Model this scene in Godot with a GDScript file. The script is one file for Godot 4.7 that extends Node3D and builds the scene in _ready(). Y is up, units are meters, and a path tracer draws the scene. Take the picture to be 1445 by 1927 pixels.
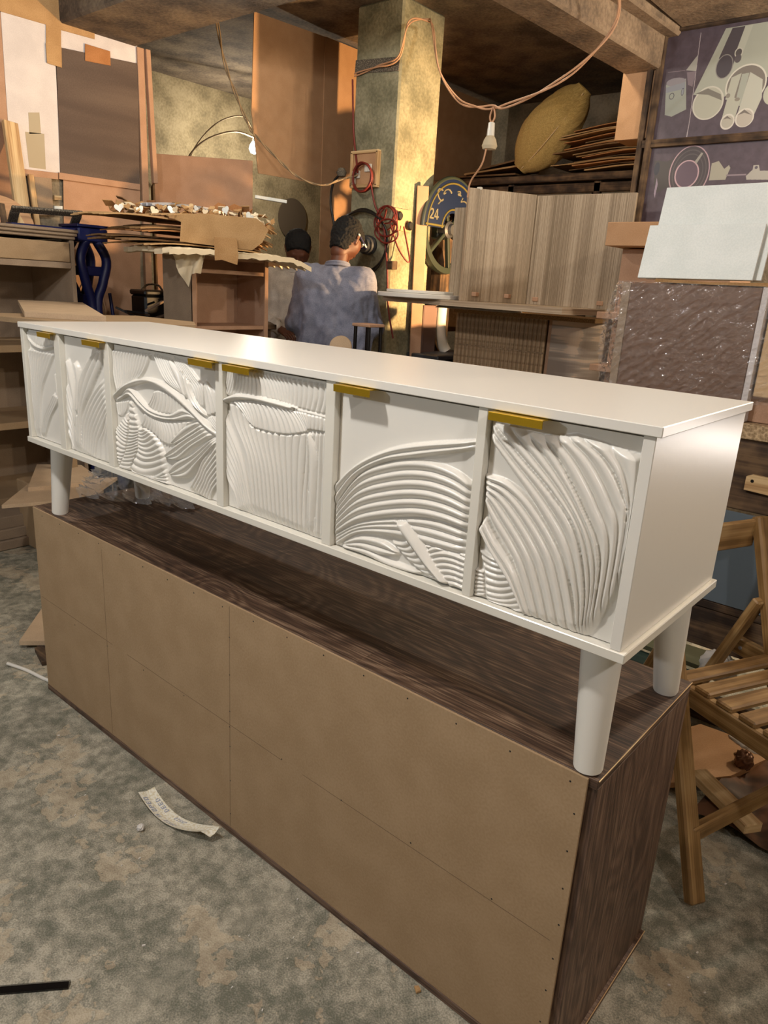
extends Node3D
# A joinery workshop: a white sideboard with carved doors stands on a wooden cabinet, among boards, offcuts and machines.

var mats := {}
var taken := {}


func _ready():
	# camera
	var cam := Camera3D.new()
	cam.name = "camera"
	add_child(cam)
	cam.transform = Transform3D(Basis.from_euler(Vector3(-0.2993, 0.6908, 0.059), EULER_ORDER_YXZ), Vector3(2.1188, 1.3713, 0.9298))
	cam.fov = 70.057
	cam.near = 0.02
	cam.current = true
	# sky and exposure
	var we := WorldEnvironment.new()
	we.name = "surroundings"
	var env := Environment.new()
	env.background_mode = Environment.BG_COLOR
	env.background_color = Color(0.05, 0.06, 0.09)
	env.tonemap_mode = Environment.TONE_MAPPER_LINEAR
	env.tonemap_exposure = 0.9
	env.sdfgi_enabled = true
	env.ssao_enabled = true
	env.ssil_enabled = true
	we.environment = env
	add_child(we)
	# lamps outside the frame: two bulbs before the sideboard, one between beam and left wall, one warm bulb to the right
	bulb_lamp(Vector3(0.9, 2.4, 0.8), Color(1.0, 0.985, 0.965), 2.3, 0.05, "bare bulb hanging before the white sideboard")
	bulb_lamp(Vector3(-0.3, 2.1, 2.9), Color(0.95, 0.97, 1.0), 2.3, 0.05, "bare bulb hanging far out before the carved doors")
	bulb_lamp(Vector3(-0.7, 2.52, -1.1), Color(1.0, 0.96, 0.9), 1.0, 0.05, "bare bulb hanging under the ceiling before the beam")
	bulb_lamp(Vector3(-0.12, 2.88, -2.5), Color(1.0, 0.93, 0.82), 0.7, 0.045, "bare bulb close under the ceiling left of the right beam")
	bulb_lamp(Vector3(3.1, 2.3, 0.7), Color(1.0, 0.97, 0.95), 1.2, 0.05, "bare bulb hanging right of the photographer")
	bulb_lamp(Vector3(2.2, 2.32, -2.1), Color(1.0, 0.95, 0.88), 1.7, 0.05, "bare warm bulb hanging before the pipe posters")
	bulb_lamp(Vector3(2.45, 2.2, -2.87), Color(1.0, 0.92, 0.8), 2.2, 0.05, "strong warm bulb hanging close to the poster wall")
	work_lamp()
	tube_lamp()
	make_materials()
	structure()
	sideboard()
	wooden_cabinet()
	left_side()
	pile_and_unit()
	far_room()
	people()
	more_materials()
	poster_wall()
	back_shelf()
	bandsaw()
	desk_and_panels()
	right_side()
	floor_litter()
	return


# ---------------------------------------------------------------- meshes

class MB:
	var v := PackedVector3Array()
	var n := PackedVector3Array()
	var t := PackedVector2Array()
	var i := PackedInt32Array()

	func vert(p: Vector3, nn: Vector3, uv: Vector2) -> int:
		v.append(p)
		n.append(nn)
		t.append(uv)
		return v.size() - 1

	func face(a: int, b: int, c: int) -> void:
		if (v[b] - v[a]).cross(v[c] - v[a]).dot(n[a] + n[b] + n[c]) > 0.0:
			i.append_array([a, c, b])
		else:
			i.append_array([a, b, c])

	func flat(pts: Array, nn: Vector3, uvs: Array) -> void:
		var k := v.size()
		for j in pts.size():
			vert(pts[j], nn, uvs[j])
		for j in range(1, pts.size() - 1):
			face(k, k + j, k + j + 1)

	# a box with chamfered edges; the texture runs along its longest side
	func box(c: Vector3, s: Vector3, b := 0.0015, bas := Basis()) -> MB:
		var h := s * 0.5
		b = minf(b, minf(h.x, minf(h.y, h.z)) * 0.6)
		var along := s.max_axis_index()
		var shift := Vector2(c.x * 3.7 + c.y * 1.3, c.z * 2.9 + c.y * 0.7)
		var at := func(sg: Vector3, ax: int) -> Vector3:
			var p := sg * (h - Vector3(b, b, b))
			p[ax] = sg[ax] * h[ax]
			return p
		var put := func(pts: Array, nn: Vector3, ax: int) -> void:
			var a1 := (ax + 1) % 3
			var a2 := (ax + 2) % 3
			if a2 == along or (a1 != along and s[a2] > s[a1]):
				var w := a1
				a1 = a2
				a2 = w
			var uvs := []
			var out := []
			for p in pts:
				uvs.append(Vector2(p[a1], p[a2]) + shift)
				out.append(c + bas * p)
			flat(out, (bas * nn).normalized(), uvs)
		for ax in 3:
			var a1 := (ax + 1) % 3
			var a2 := (ax + 2) % 3
			for sg in [-1.0, 1.0]:
				var q := []
				for k in [[-1, -1], [1, -1], [1, 1], [-1, 1]]:
					var g := Vector3()
					g[ax] = sg
					g[a1] = k[0]
					g[a2] = k[1]
					q.append(at.call(g, ax))
				var nn := Vector3()
				nn[ax] = sg
				put.call(q, nn, ax)
		if b > 0.0:
			for ax in 3:
				var a1 := (ax + 1) % 3
				var a2 := (ax + 2) % 3
				for s1 in [-1.0, 1.0]:
					for s2 in [-1.0, 1.0]:
						var g := Vector3()
						g[a1] = s1
						g[a2] = s2
						var g0 := g
						var g1 := g
						g0[ax] = -1
						g1[ax] = 1
						put.call([at.call(g0, a1), at.call(g1, a1), at.call(g1, a2), at.call(g0, a2)], g, a1)
			for k in 8:
				var g := Vector3(1 if k & 1 else -1, 1 if k & 2 else -1, 1 if k & 4 else -1)
				put.call([at.call(g, 0), at.call(g, 1), at.call(g, 2)], g, 0)
		return self

	# a bar from one point to another, of width w (sideways) and height h
	func bar(p: Vector3, q: Vector3, w: float, h: float, b := 0.0015, up := Vector3.UP) -> MB:
		var z := (q - p).normalized()
		if absf(z.dot(up)) > 0.98:
			up = Vector3.BACK
		var x := up.cross(z).normalized()
		return box((p + q) * 0.5, Vector3(w, h, p.distance_to(q)), b, Basis(x, z.cross(x), z))

	func tube(pts: Array, r, sides := 8, caps := true) -> MB:
		var x := Vector3()
		var k := v.size()
		var run := 0.0
		for j in pts.size():
			var d: Vector3 = (pts[mini(j + 1, pts.size() - 1)] - pts[maxi(j - 1, 0)]).normalized()
			if j == 0:
				x = d.cross(Vector3.UP if absf(d.y) < 0.9 else Vector3.RIGHT).normalized()
			else:
				x = (x - d * d.dot(x)).normalized()
				run += pts[j].distance_to(pts[j - 1])
			var y := d.cross(x)
			var rr: float = r[j] if r is Array else r
			for s in sides + 1:
				var a := TAU * s / sides
				var o := x * cos(a) + y * sin(a)
				vert(pts[j] + o * rr, o, Vector2(run, a * rr))
		for j in pts.size() - 1:
			for s in sides:
				var a := k + j * (sides + 1) + s
				face(a, a + 1, a + sides + 1)
				face(a + 1, a + sides + 2, a + sides + 1)
		if caps:
			for e in [0, pts.size() - 1]:
				var ring := []
				var uvs := []
				for s in sides:
					ring.append(v[k + e * (sides + 1) + s])
					uvs.append(Vector2(cos(TAU * s / sides), sin(TAU * s / sides)) * 0.01)
				var d: Vector3 = pts[e] - pts[1 if e == 0 else e - 1]
				flat(ring, d.normalized(), uvs)
		return self

	# a profile of (radius, height) points turned round an axis
	func lathe(prof: Array, xf := Transform3D(), sides := 24) -> MB:
		for j in prof.size() - 1:
			var a: Vector2 = prof[j]
			var b: Vector2 = prof[j + 1]
			var d := b - a
			if d.length() < 1e-6:
				continue
			var nn := Vector2(d.y, -d.x).normalized()
			var k := v.size()
			for s in sides + 1:
				var c := Vector3(cos(TAU * s / sides), 0, sin(TAU * s / sides))
				var o := (xf.basis * (c * nn.x + Vector3.UP * nn.y)).normalized()
				vert(xf * (c * a.x + Vector3.UP * a.y), o, Vector2(TAU * s / sides * 0.1, a.y))
				vert(xf * (c * b.x + Vector3.UP * b.y), o, Vector2(TAU * s / sides * 0.1, b.y))
			for s in sides:
				var q := k + s * 2
				if a.x > 1e-6:
					face(q, q + 2, q + 1)
				if b.x > 1e-6:
					face(q + 1, q + 2, q + 3)
		return self

	# an outline in x and y drawn out along z from 0 to depth
	func prism(poly: Array, depth: float, xf := Transform3D()) -> MB:
		var pl := PackedVector2Array(poly)
		var ids := Geometry2D.triangulate_polygon(pl)
		for z in [0.0, depth]:
			var k := v.size()
			for p in pl:
				vert(xf * Vector3(p.x, p.y, z), (xf.basis * Vector3(0, 0, 1 if z == depth else -1)).normalized(), p)
			for j in range(0, ids.size(), 3):
				face(k + ids[j], k + ids[j + 1], k + ids[j + 2])
		var turn := 0.0
		for j in pl.size():
			turn += pl[j].cross(pl[(j + 1) % pl.size()])
		var run := 0.0
		for j in pl.size():
			var a := pl[j]
			var b := pl[(j + 1) % pl.size()]
			var d := (b - a).normalized() * signf(turn)
			flat([xf * Vector3(a.x, a.y, 0), xf * Vector3(b.x, b.y, 0), xf * Vector3(b.x, b.y, depth), xf * Vector3(a.x, a.y, depth)], (xf.basis * Vector3(d.y, -d.x, 0)).normalized(), [Vector2(run, 0), Vector2(run + a.distance_to(b), 0), Vector2(run + a.distance_to(b), depth), Vector2(run, depth)])
			run += a.distance_to(b)
		return self

	# a smooth surface over a grid of points p[row * w + column]
	func grid(p: PackedVector3Array, w: int, hgt: int, uvs = null, flip := false) -> MB:
		var k := v.size()
		for r in hgt:
			for c in w:
				var j := r * w + c
				var dx := p[r * w + mini(c + 1, w - 1)] - p[r * w + maxi(c - 1, 0)]
				var dy := p[mini(r + 1, hgt - 1) * w + c] - p[maxi(r - 1, 0) * w + c]
				var nn := dx.cross(dy).normalized()
				vert(p[j], -nn if flip else nn, uvs[j] if uvs else Vector2(p[j].x + p[j].z * 0.3, p[j].y + p[j].z))
		for r in hgt - 1:
			for c in w - 1:
				var a := k + r * w + c
				if flip:
					i.append_array([a, a + 1, a + w, a + 1, a + w + 1, a + w])
				else:
					i.append_array([a, a + w, a + 1, a + 1, a + w, a + w + 1])
		return self

	func mesh(m: Material) -> ArrayMesh:
		var ar := []
		ar.resize(Mesh.ARRAY_MAX)
		ar[Mesh.ARRAY_VERTEX] = v
		ar[Mesh.ARRAY_NORMAL] = n
		ar[Mesh.ARRAY_TEX_UV] = t
		ar[Mesh.ARRAY_INDEX] = i
		var am := ArrayMesh.new()
		am.add_surface_from_arrays(Mesh.PRIMITIVE_TRIANGLES, ar)
		am.surface_set_material(0, m)
		return am


func numbered(called: String) -> String:
	if not taken.has(called):
		taken[called] = 0
		return called
	taken[called] += 1
	return "%s_%03d" % [called, taken[called]]


func tag(o: Node3D, label: String, category: String, group := "") -> Node3D:
	o.set_meta("label", label)
	o.set_meta("category", category)
	if group:
		o.set_meta("group", group)
	return o


func thing(called: String, label: String, category: String, at := Vector3.ZERO, turn := 0.0, group := "") -> Node3D:
	var o := Node3D.new()
	o.name = numbered(called)
	add_child(o)
	o.position = at
	o.rotation.y = turn
	return tag(o, label, category, group)


# one mesh: a part of a parent, or a top-level object
func obj(called: String, mb: MB, mat: String, parent: Node = null) -> MeshInstance3D:
	var o := MeshInstance3D.new()
	o.name = called if parent else numbered(called)
	o.mesh = mb.mesh(mats[mat])
	if parent:
		parent.add_child(o, true)
	else:
		add_child(o, true)
	return o


func solo(called: String, mb: MB, mat: String, label: String, category: String, group := "") -> MeshInstance3D:
	var o := obj(called, mb, mat)
	tag(o, label, category, group)
	return o


func struct(called: String, mb: MB, mat: String, label := "") -> MeshInstance3D:
	var o := obj(called, mb, mat)
	o.set_meta("kind", "structure")
	if label:
		o.set_meta("label", label)
	return o


func stuff(o: Node) -> Node:
	o.set_meta("kind", "stuff")
	return o


func curve(pts: Array, n: int) -> Array:
	var out := []
	var m := pts.size() - 1
	for k in n + 1:
		var s := float(k) / n * m
		var j := mini(int(s), m - 1)
		var f := s - j
		var a = pts[j]
		var b = pts[j + 1]
		var before = pts[j - 1] if j > 0 else a * 2.0 - b
		var after = pts[j + 2] if j + 2 <= m else b * 2.0 - a
		out.append(a.cubic_interpolate(b, before, after, f))
	return out


func turned(y: float, x := 0.0, z := 0.0) -> Basis:
	return Basis.from_euler(Vector3(deg_to_rad(x), deg_to_rad(y), deg_to_rad(z)))


func bulb_lamp(at: Vector3, tint: Color, energy: float, size: float, label: String) -> void:
	var b := thing("hanging_bulb", label, "lamp", at)
	mat("glow%d" % b.get_index(), tint, 0.5)
	var g: StandardMaterial3D = mats["glow%d" % b.get_index()]
	g.emission_enabled = true
	g.emission = tint
	g.emission_energy_multiplier = 4.0
	var mb := MB.new()
	mb.lathe([Vector2(0, -size), Vector2(size * 0.6, -size * 0.8), Vector2(size, -size * 0.1), Vector2(size * 0.85, size * 0.6), Vector2(size * 0.4, size * 1.3), Vector2(0, size * 1.35)], Transform3D(), 16)
	obj("globe", mb, "glow%d" % b.get_index(), b)
	mat("black_plastic", Color(0.06, 0.06, 0.06), 0.5)
	obj("holder", MB.new().lathe([Vector2(0, size * 1.3), Vector2(size * 0.45, size * 1.3), Vector2(size * 0.4, size * 2.2), Vector2(0, size * 2.3)], Transform3D(), 12), "black_plastic", b)
	var top := (2.65 if at.x > 0.44 else 2.995) - at.y
	obj("cord", MB.new().tube([Vector3(0, size * 2.2, 0), Vector3(0.004, top * 0.6, 0.003), Vector3(0, top, 0)], 0.003, 6), "black_plastic", b)
	var l := OmniLight3D.new()
	l.name = "light"
	l.light_color = tint
	l.light_energy = energy
	l.light_size = size
	l.omni_range = 15.0
	l.omni_attenuation = 2.0
	l.shadow_enabled = true
	b.add_child(l)


# a clamp lamp with a shade, hidden behind the veneer panels, that lights the pillar
func work_lamp() -> void:
	var at := Vector3(0.12, 1.52, -3.3)
	var aim := (Vector3(-1.08, 1.75, -3.02) - at).normalized()
	var z := -aim
	var x := Vector3.UP.cross(z).normalized()
	var bs := Basis(x, z.cross(x), z)
	var w := thing("work_lamp", "clamp work lamp behind the veneer panels shining on the pillar", "lamp", at)
	mat("lamp_metal", Color(0.5, 0.5, 0.5), 0.4, null, 1.0, 0.8)
	var tint := Color(1.0, 0.8, 0.56)
	mat("glow_work", tint, 0.5)
	var g: StandardMaterial3D = mats["glow_work"]
	g.emission_enabled = true
	g.emission = tint
	g.emission_energy_multiplier = 5.0
	var turn := Transform3D(bs * Basis(Vector3.RIGHT, -PI / 2), Vector3.ZERO)
	obj("shade", MB.new().lathe([Vector2(0.02, -0.09), Vector2(0.03, -0.09), Vector2(0.075, 0.02), Vector2(0.078, 0.02), Vector2(0.034, -0.095), Vector2(0.018, -0.1), Vector2(0.0, -0.1)], turn, 24), "lamp_metal", w)
	obj("globe", MB.new().lathe([Vector2(0, -0.085), Vector2(0.018, -0.07), Vector2(0.03, -0.03), Vector2(0.024, -0.01), Vector2(0, 0.0)], turn, 16), "glow_work", w)
	obj("stem", MB.new().tube([Vector3(0, -0.03, 0) - aim * 0.08, Vector3(0.03, -0.12, 0), Vector3(0.03, -0.25, 0)], 0.007, 8), "lamp_metal", w)
	var l := SpotLight3D.new()
	l.name = "light"
	l.light_color = tint
	l.light_energy = 9.0
	l.light_size = 0.03
	l.spot_angle = 43.0
	l.spot_angle_attenuation = 0.4
	l.spot_range = 15.0
	l.spot_attenuation = 2.0
	l.shadow_enabled = true
	w.add_child(l)
	l.transform = Transform3D(bs, aim * 0.012)


# a batten lamp on the front edge of the workbench, right of the frame
func tube_lamp() -> void:
	var at := Vector3(2.35, 1.0, -1.318)
	var w := thing("batten_lamp", "white batten lamp fixed to the front edge of the workbench", "lamp", at)
	mat("glow_tube", Color(1.0, 0.96, 0.93), 0.5)
	var g: StandardMaterial3D = mats["glow_tube"]
	g.emission_enabled = true
	g.emission = Color(1.0, 0.96, 0.93)
	g.emission_energy_multiplier = 2.0
	mat("lamp_white", Color(0.8, 0.8, 0.8), 0.4)
	obj("housing", MB.new().box(Vector3(0, 0, -0.008), Vector3(0.72, 0.07, 0.022), 0.002), "lamp_white", w)
	obj("tube", MB.new().box(Vector3(0, 0, 0.008), Vector3(0.68, 0.055, 0.01), 0.002), "glow_tube", w)
	var l := AreaLight3D.new()
	l.name = "light"
	l.area_size = Vector2(0.68, 0.055)
	l.light_color = Color(1.0, 0.96, 0.93)
	l.light_energy = 0.2
	l.shadow_enabled = true
	w.add_child(l)
	l.position = Vector3(0, 0, 0.016)
	l.rotation.y = PI


# ---------------------------------------------------------------- materials

func mat(called: String, c: Color, rough := 0.7, tex: Texture2D = null, scale := 1.0, metal := 0.0) -> StandardMaterial3D:
	if mats.has(called):
		return mats[called]
	var m := StandardMaterial3D.new()
	m.resource_name = called
	m.albedo_color = c
	m.roughness = rough
	m.metallic = metal
	if tex:
		m.albedo_texture = tex
		m.albedo_color = Color.WHITE
		m.uv1_scale = Vector3(scale, scale, scale)
	mats[called] = m
	return m


# grey values 0..1 from layers of seamless noise: [width, height, frequency, octaves, weight, type, seed]
func noise_field(size: int, layers: Array) -> PackedFloat32Array:
	var f := PackedFloat32Array()
	f.resize(size * size)
	for l in layers:
		var nz := FastNoiseLite.new()
		nz.seed = l[6]
		nz.frequency = l[2]
		nz.noise_type = FastNoiseLite.TYPE_SIMPLEX_SMOOTH if l[5] == 0 else (FastNoiseLite.TYPE_CELLULAR if l[5] == 1 else FastNoiseLite.TYPE_VALUE)
		nz.fractal_type = FastNoiseLite.FRACTAL_FBM if l[3] > 1 else FastNoiseLite.FRACTAL_NONE
		nz.fractal_octaves = l[3]
		var im := nz.get_seamless_image(l[0], l[1])
		if l[0] != size or l[1] != size:
			im.resize(size, size, Image.INTERPOLATE_CUBIC)
		im.convert(Image.FORMAT_L8)
		var d := im.get_data()
		var w: float = l[4] / 255.0
		for k in d.size():
			f[k] += d[k] * w
	return f


# a colour picture from a field: a ramp of [place, colour], and a second ramp where the mask passes the limit
func ramp_tex(size: int, f: PackedFloat32Array, ramp: Array, mask = null, limit := 0.5, ramp2 := []) -> ImageTexture:
	var luts := []
	for rp in [ramp, ramp2]:
		var lut := PackedByteArray()
		if rp:
			var g := Gradient.new()
			g.offsets = PackedFloat32Array(rp.map(func(x): return x[0]))
			g.colors = PackedColorArray(rp.map(func(x): return x[1]))
			for k in 512:
				var c := g.sample(k / 511.0)
				lut.append_array([c.r8, c.g8, c.b8])
		luts.append(lut)
	var a: PackedByteArray = luts[0]
	var b: PackedByteArray = luts[1]
	var out := PackedByteArray()
	out.resize(size * size * 3)
	for k in size * size:
		var q := clampi(int(f[k] * 511.0), 0, 511) * 3
		if mask != null and mask[k] > limit:
			out[k * 3] = b[q]
			out[k * 3 + 1] = b[q + 1]
			out[k * 3 + 2] = b[q + 2]
		else:
			out[k * 3] = a[q]
			out[k * 3 + 1] = a[q + 1]
			out[k * 3 + 2] = a[q + 2]
	return ImageTexture.create_from_image(Image.create_from_data(size, size, false, Image.FORMAT_RGB8, out))


func grey_tex(size: int, f: PackedFloat32Array) -> ImageTexture:
	return ramp_tex(size, f, [[0.0, Color.BLACK], [1.0, Color.WHITE]])


func tri(m: StandardMaterial3D, scale: float, world := true) -> void:
	m.uv1_triplanar = true
	m.uv1_world_triplanar = world
	m.uv1_scale = Vector3(scale, scale, scale)


func relief(m: StandardMaterial3D, t: Texture2D, cm: float) -> void:
	m.heightmap_enabled = true
	m.heightmap_texture = t
	m.heightmap_scale = cm


func hex(s: String) -> Color:
	return Color.html(s)


func board_mat(called: String, dark: String, light: String, fine: PackedFloat32Array, rough := 0.75) -> void:
	var m := mat(called, Color.WHITE, rough, ramp_tex(512, fine, [[0.25, hex(dark)], [0.75, hex(light)]]), 1.3)
	m.metallic_specular = 0.3


func make_materials() -> void:
	var fine := noise_field(512, [[512, 512, 0.012, 3, 0.45, 0, 1], [512, 512, 0.22, 2, 0.55, 0, 2]])
	board_mat("mdf", "998163", "a58d6f", fine)
	board_mat("mdf_pale", "b8a084", "c6ae90", fine)
	board_mat("mdf_grey", "8d7b68", "9c8974", fine)
	board_mat("mdf_orange", "b48d69", "c09975", fine)
	board_mat("mdf_red", "a5836a", "b29077", fine)
	board_mat("cardboard", "a5835a", "b9976c", fine, 0.9)
	board_mat("cardboard_dark", "6b5138", "7f6346", fine, 0.9)
	board_mat("cardboard_red", "9a6a42", "ad7b50", fine, 0.9)
	board_mat("kraft", "94714a", "a9865c", fine, 0.85)
	board_mat("board_white", "c9c4c4", "d6d1d0", fine, 0.8)
	board_mat("foam_white", "e0e7e4", "edf2ef", fine, 0.85)
	var w := mat("white_paint", Color(0.84, 0.83, 0.79), 0.22)
	w.metallic_specular = 0.5
	var bumpy := grey_tex(512, noise_field(512, [[512, 512, 0.05, 3, 1.0, 0, 5]]))
	var w2 := mat("white_lacquer", Color(0.84, 0.83, 0.8), 0.34)
	tri(w2, 2.0, false)
	relief(w2, bumpy, 0.006)
	mat("white_satin", Color(0.85, 0.84, 0.81), 0.3)
	mat("gold", Color(0.85, 0.7, 0.2), 0.22, null, 1.0, 0.85)
	mat("black", Color(0.035, 0.035, 0.04), 0.45)
	mat("pencil", Color(0.42, 0.34, 0.26), 0.9)
	# dark walnut print: long growth rings bent round knots, with fine pores
	var grain := noise_field(1024, [[12, 1024, 0.2, 3, 0.36, 0, 11], [48, 1024, 0.42, 2, 0.24, 0, 12], [128, 512, 0.012, 3, 0.2, 0, 13]])
	var warp := noise_field(1024, [[192, 512, 0.012, 2, 1.0, 0, 14]])
	for k in grain.size():
		grain[k] += 0.1 + 0.055 * sin(warp[k] * 42.0)
	var wal := mat("walnut", Color.WHITE, 0.58, ramp_tex(1024, grain, [[0.3, hex("241811")], [0.42, hex("3a281d")], [0.53, hex("513c2d")], [0.66, hex("7a6451")]]), 0.8)
	relief(wal, grey_tex(1024, grain), 0.02)
	mat("walnut_side", Color.WHITE, 0.5, ramp_tex(1024, grain, [[0.3, hex("35251c")], [0.44, hex("503b2f")], [0.56, hex("685142")], [0.7, hex("836c5b")]]), 0.8)
	mat("chair_wood", Color.WHITE, 0.45, ramp_tex(512, noise_field(512, [[24, 512, 0.03, 3, 0.5, 0, 21], [8, 512, 0.2, 2, 0.25, 0, 22], [256, 256, 0.02, 3, 0.25, 0, 23]]), [[0.3, hex("71552f")], [0.5, hex("937348")], [0.7, hex("ab8d60")]]), 1.5)
	mat("raw_wood", Color.WHITE, 0.7, ramp_tex(512, noise_field(512, [[24, 512, 0.03, 3, 0.6, 0, 26], [8, 512, 0.2, 2, 0.4, 0, 27]]), [[0.3, hex("a9855a")], [0.5, hex("c6a678")], [0.7, hex("d8bd90")]]), 1.5)
	mat("old_wood", Color.WHITE, 0.85, ramp_tex(512, noise_field(512, [[24, 512, 0.03, 3, 0.4, 0, 31], [8, 512, 0.2, 2, 0.2, 0, 32], [256, 256, 0.03, 4, 0.4, 0, 33]]), [[0.3, hex("2a1f17")], [0.5, hex("4d3b2b")], [0.7, hex("6d573f")]]), 1.2)
	mat("veneer", Color.WHITE, 0.5, ramp_tex(1024, noise_field(1024, [[6, 1024, 0.012, 4, 0.4, 0, 41], [6, 1024, 0.15, 3, 0.42, 0, 42], [96, 1024, 0.4, 1, 0.18, 0, 43]]), [[0.3, hex("786852")], [0.45, hex("8a7963")], [0.57, hex("9b8a73")], [0.72, hex("ae9e88")]]), 0.9)
	mat("veneer_pale", Color.WHITE, 0.55, ramp_tex(512, noise_field(512, [[6, 512, 0.03, 3, 0.6, 0, 46], [8, 512, 0.2, 2, 0.4, 0, 47]]), [[0.3, hex("9d8870")], [0.5, hex("b6a28a")], [0.7, hex("cab79f")]]), 1.1)
	mat("beech", Color.WHITE, 0.5, ramp_tex(512, noise_field(512, [[12, 512, 0.03, 3, 0.6, 0, 48], [32, 512, 0.2, 2, 0.4, 0, 49]]), [[0.3, hex("b78555")], [0.7, hex("cd9c69")]]), 1.5)
	# worn concrete floor: a grey skin with flaked tan patches and paler scabs
	var base := noise_field(1536, [[384, 384, 0.01, 5, 0.2, 0, 51], [768, 768, 0.06, 5, 0.33, 0, 52], [1536, 1536, 0.28, 3, 0.47, 0, 53]])
	var worn := noise_field(1536, [[384, 384, 0.016, 5, 0.7, 0, 54], [768, 768, 0.06, 4, 0.3, 0, 55]])
	var scab := noise_field(1536, [[768, 768, 0.022, 5, 1.0, 0, 56]])
	var hgt := PackedFloat32Array()
	hgt.resize(1536 * 1536)
	for k in hgt.size():
		if scab[k] > 0.6:
			base[k] += 0.085
		elif scab[k] < 0.36:
			base[k] -= 0.06
		hgt[k] = 0.5 + (base[k] - 0.5) * 0.8 - (0.25 if worn[k] > 0.625 else 0.0)
	var fl := mat("concrete_floor", Color.WHITE, 0.7, ramp_tex(1536, base, [[0.3, hex("656659")], [0.42, hex("7d7c6f")], [0.5, hex("8b887a")], [0.58, hex("9a9686")], [0.7, hex("b3ad9d")]], worn, 0.625, [[0.3, hex("8f8471")], [0.5, hex("a59b86")], [0.7, hex("bab09b")]]), 0.5)
	tri(fl, 0.5)
	relief(fl, grey_tex(1536, hgt), 0.35)
	# plaster and concrete of walls, pillar and ceiling
	var pl := noise_field(1024, [[512, 512, 0.008, 5, 0.55, 0, 61], [1024, 1024, 0.05, 4, 0.3, 0, 62], [1024, 1024, 0.25, 2, 0.15, 0, 63]])
	var plg := grey_tex(1024, pl)
	for a in [["plaster", "776b52", "938567", "aa9b7c"], ["pillar_plaster", "6a6853", "848169", "9c987f"], ["ceiling_dirty", "463d35", "66594c", "80725f"], ["beam_concrete", "69594a", "8c7761", "a89178"], ["wall_dull", "6f6757", "857b69", "968b77"]]:
		var m := mat(a[0], Color.WHITE, 0.9, ramp_tex(1024, pl, [[0.28, hex(a[1])], [0.5, hex(a[2])], [0.72, hex(a[3])]]))
		tri(m, 0.7)
		relief(m, plg, 0.6)


# ---------------------------------------------------------------- the room

func structure() -> void:
	var x0 := -4.0
	var x1 := 4.3
	var z0 := -5.4
	var z1 := 4.2
	struct("floor", MB.new().box(Vector3((x0 + x1) / 2, -0.1, (z0 + z1) / 2), Vector3(x1 - x0 + 0.4, 0.2, z1 - z0 + 0.4), 0.0), "concrete_floor", "worn grey concrete floor with flaked tan patches")
	struct("ceiling", MB.new().box(Vector3((x0 + x1) / 2, 3.1, (z0 + z1) / 2), Vector3(x1 - x0 + 0.4, 0.2, z1 - z0 + 0.4), 0.0), "ceiling_dirty", "sooty concrete ceiling slab")
	struct("ceiling_low", MB.new().box(Vector3((0.5 + x1) / 2, 2.83, (-3.12 + z1) / 2), Vector3(x1 - 0.5, 0.34, z1 + 3.12), 0.0), "beam_concrete", "lower ceiling slab over the poster wall")
	struct("wall_far_left", MB.new().box(Vector3(x0 - 0.1, 1.5, (z0 + z1) / 2), Vector3(0.2, 3.0, z1 - z0), 0.0), "plaster", "yellowed plaster wall of the far recess")
	struct("wall_back", MB.new().box(Vector3((x0 + x1) / 2, 1.5, z0 - 0.1), Vector3(x1 - x0, 3.0, 0.2), 0.0), "wall_dull")
	struct("wall_right", MB.new().box(Vector3(x1 + 0.1, 1.5, (z0 + z1) / 2), Vector3(0.2, 3.0, z1 - z0), 0.0), "wall_dull")
	struct("wall_front", MB.new().box(Vector3((x0 + x1) / 2, 1.5, z1 + 0.1), Vector3(x1 - x0, 3.0, 0.2), 0.0), "wall_dull")
	# the wall behind the left cabinet, and the short return at its end
	struct("wall_left", MB.new().box(Vector3(-2.29, 1.5, (-1.79 + z1) / 2), Vector3(0.16, 3.0, z1 + 1.79), 0.0), "wall_dull", "left wall covered with boards and sheets")
	struct("wall_return", MB.new().box(Vector3(-3.18, 1.5, -1.71), Vector3(1.63, 3.0, 0.16), 0.0), "plaster")
	# the wall with the pipe posters
	struct("wall_poster", MB.new().box(Vector3((0.46 + x1) / 2, 1.5, -3.2), Vector3(x1 - 0.46, 3.0, 0.16), 0.0), "wall_dull", "wall behind the pipe posters")
	# concrete beams
	struct("beam_left", MB.new().box(Vector3(-0.92, 2.81, -1.55), Vector3(2.58, 0.38, 0.46), 0.012), "ceiling_dirty", "rough concrete beam at the left wall")
	var b := MB.new()
	b.bar(Vector3(0.17, 2.78, -0.5), Vector3(0.325, 2.75, -3.12), 0.2, 0.52, 0.01)
	struct("beam_right", b, "beam_concrete", "concrete beam with a lit side running to the poster wall")
	b = MB.new()
	b.bar(Vector3(0.33, 2.68, -0.5), Vector3(0.44, 2.68, -3.12), 0.1, 0.1, 0.01)
	struct("trim_1", b, "beam_concrete", "stepped edge along the lit side of the beam")
	# the pillar
	struct("pillar", MB.new().box(Vector3(-1.265, 1.5, -3.055), Vector3(0.37, 3.0, 0.41), 0.012), "pillar_plaster", "greenish cream plastered pillar behind the man")


# ---------------------------------------------------------------- the white sideboard

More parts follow.
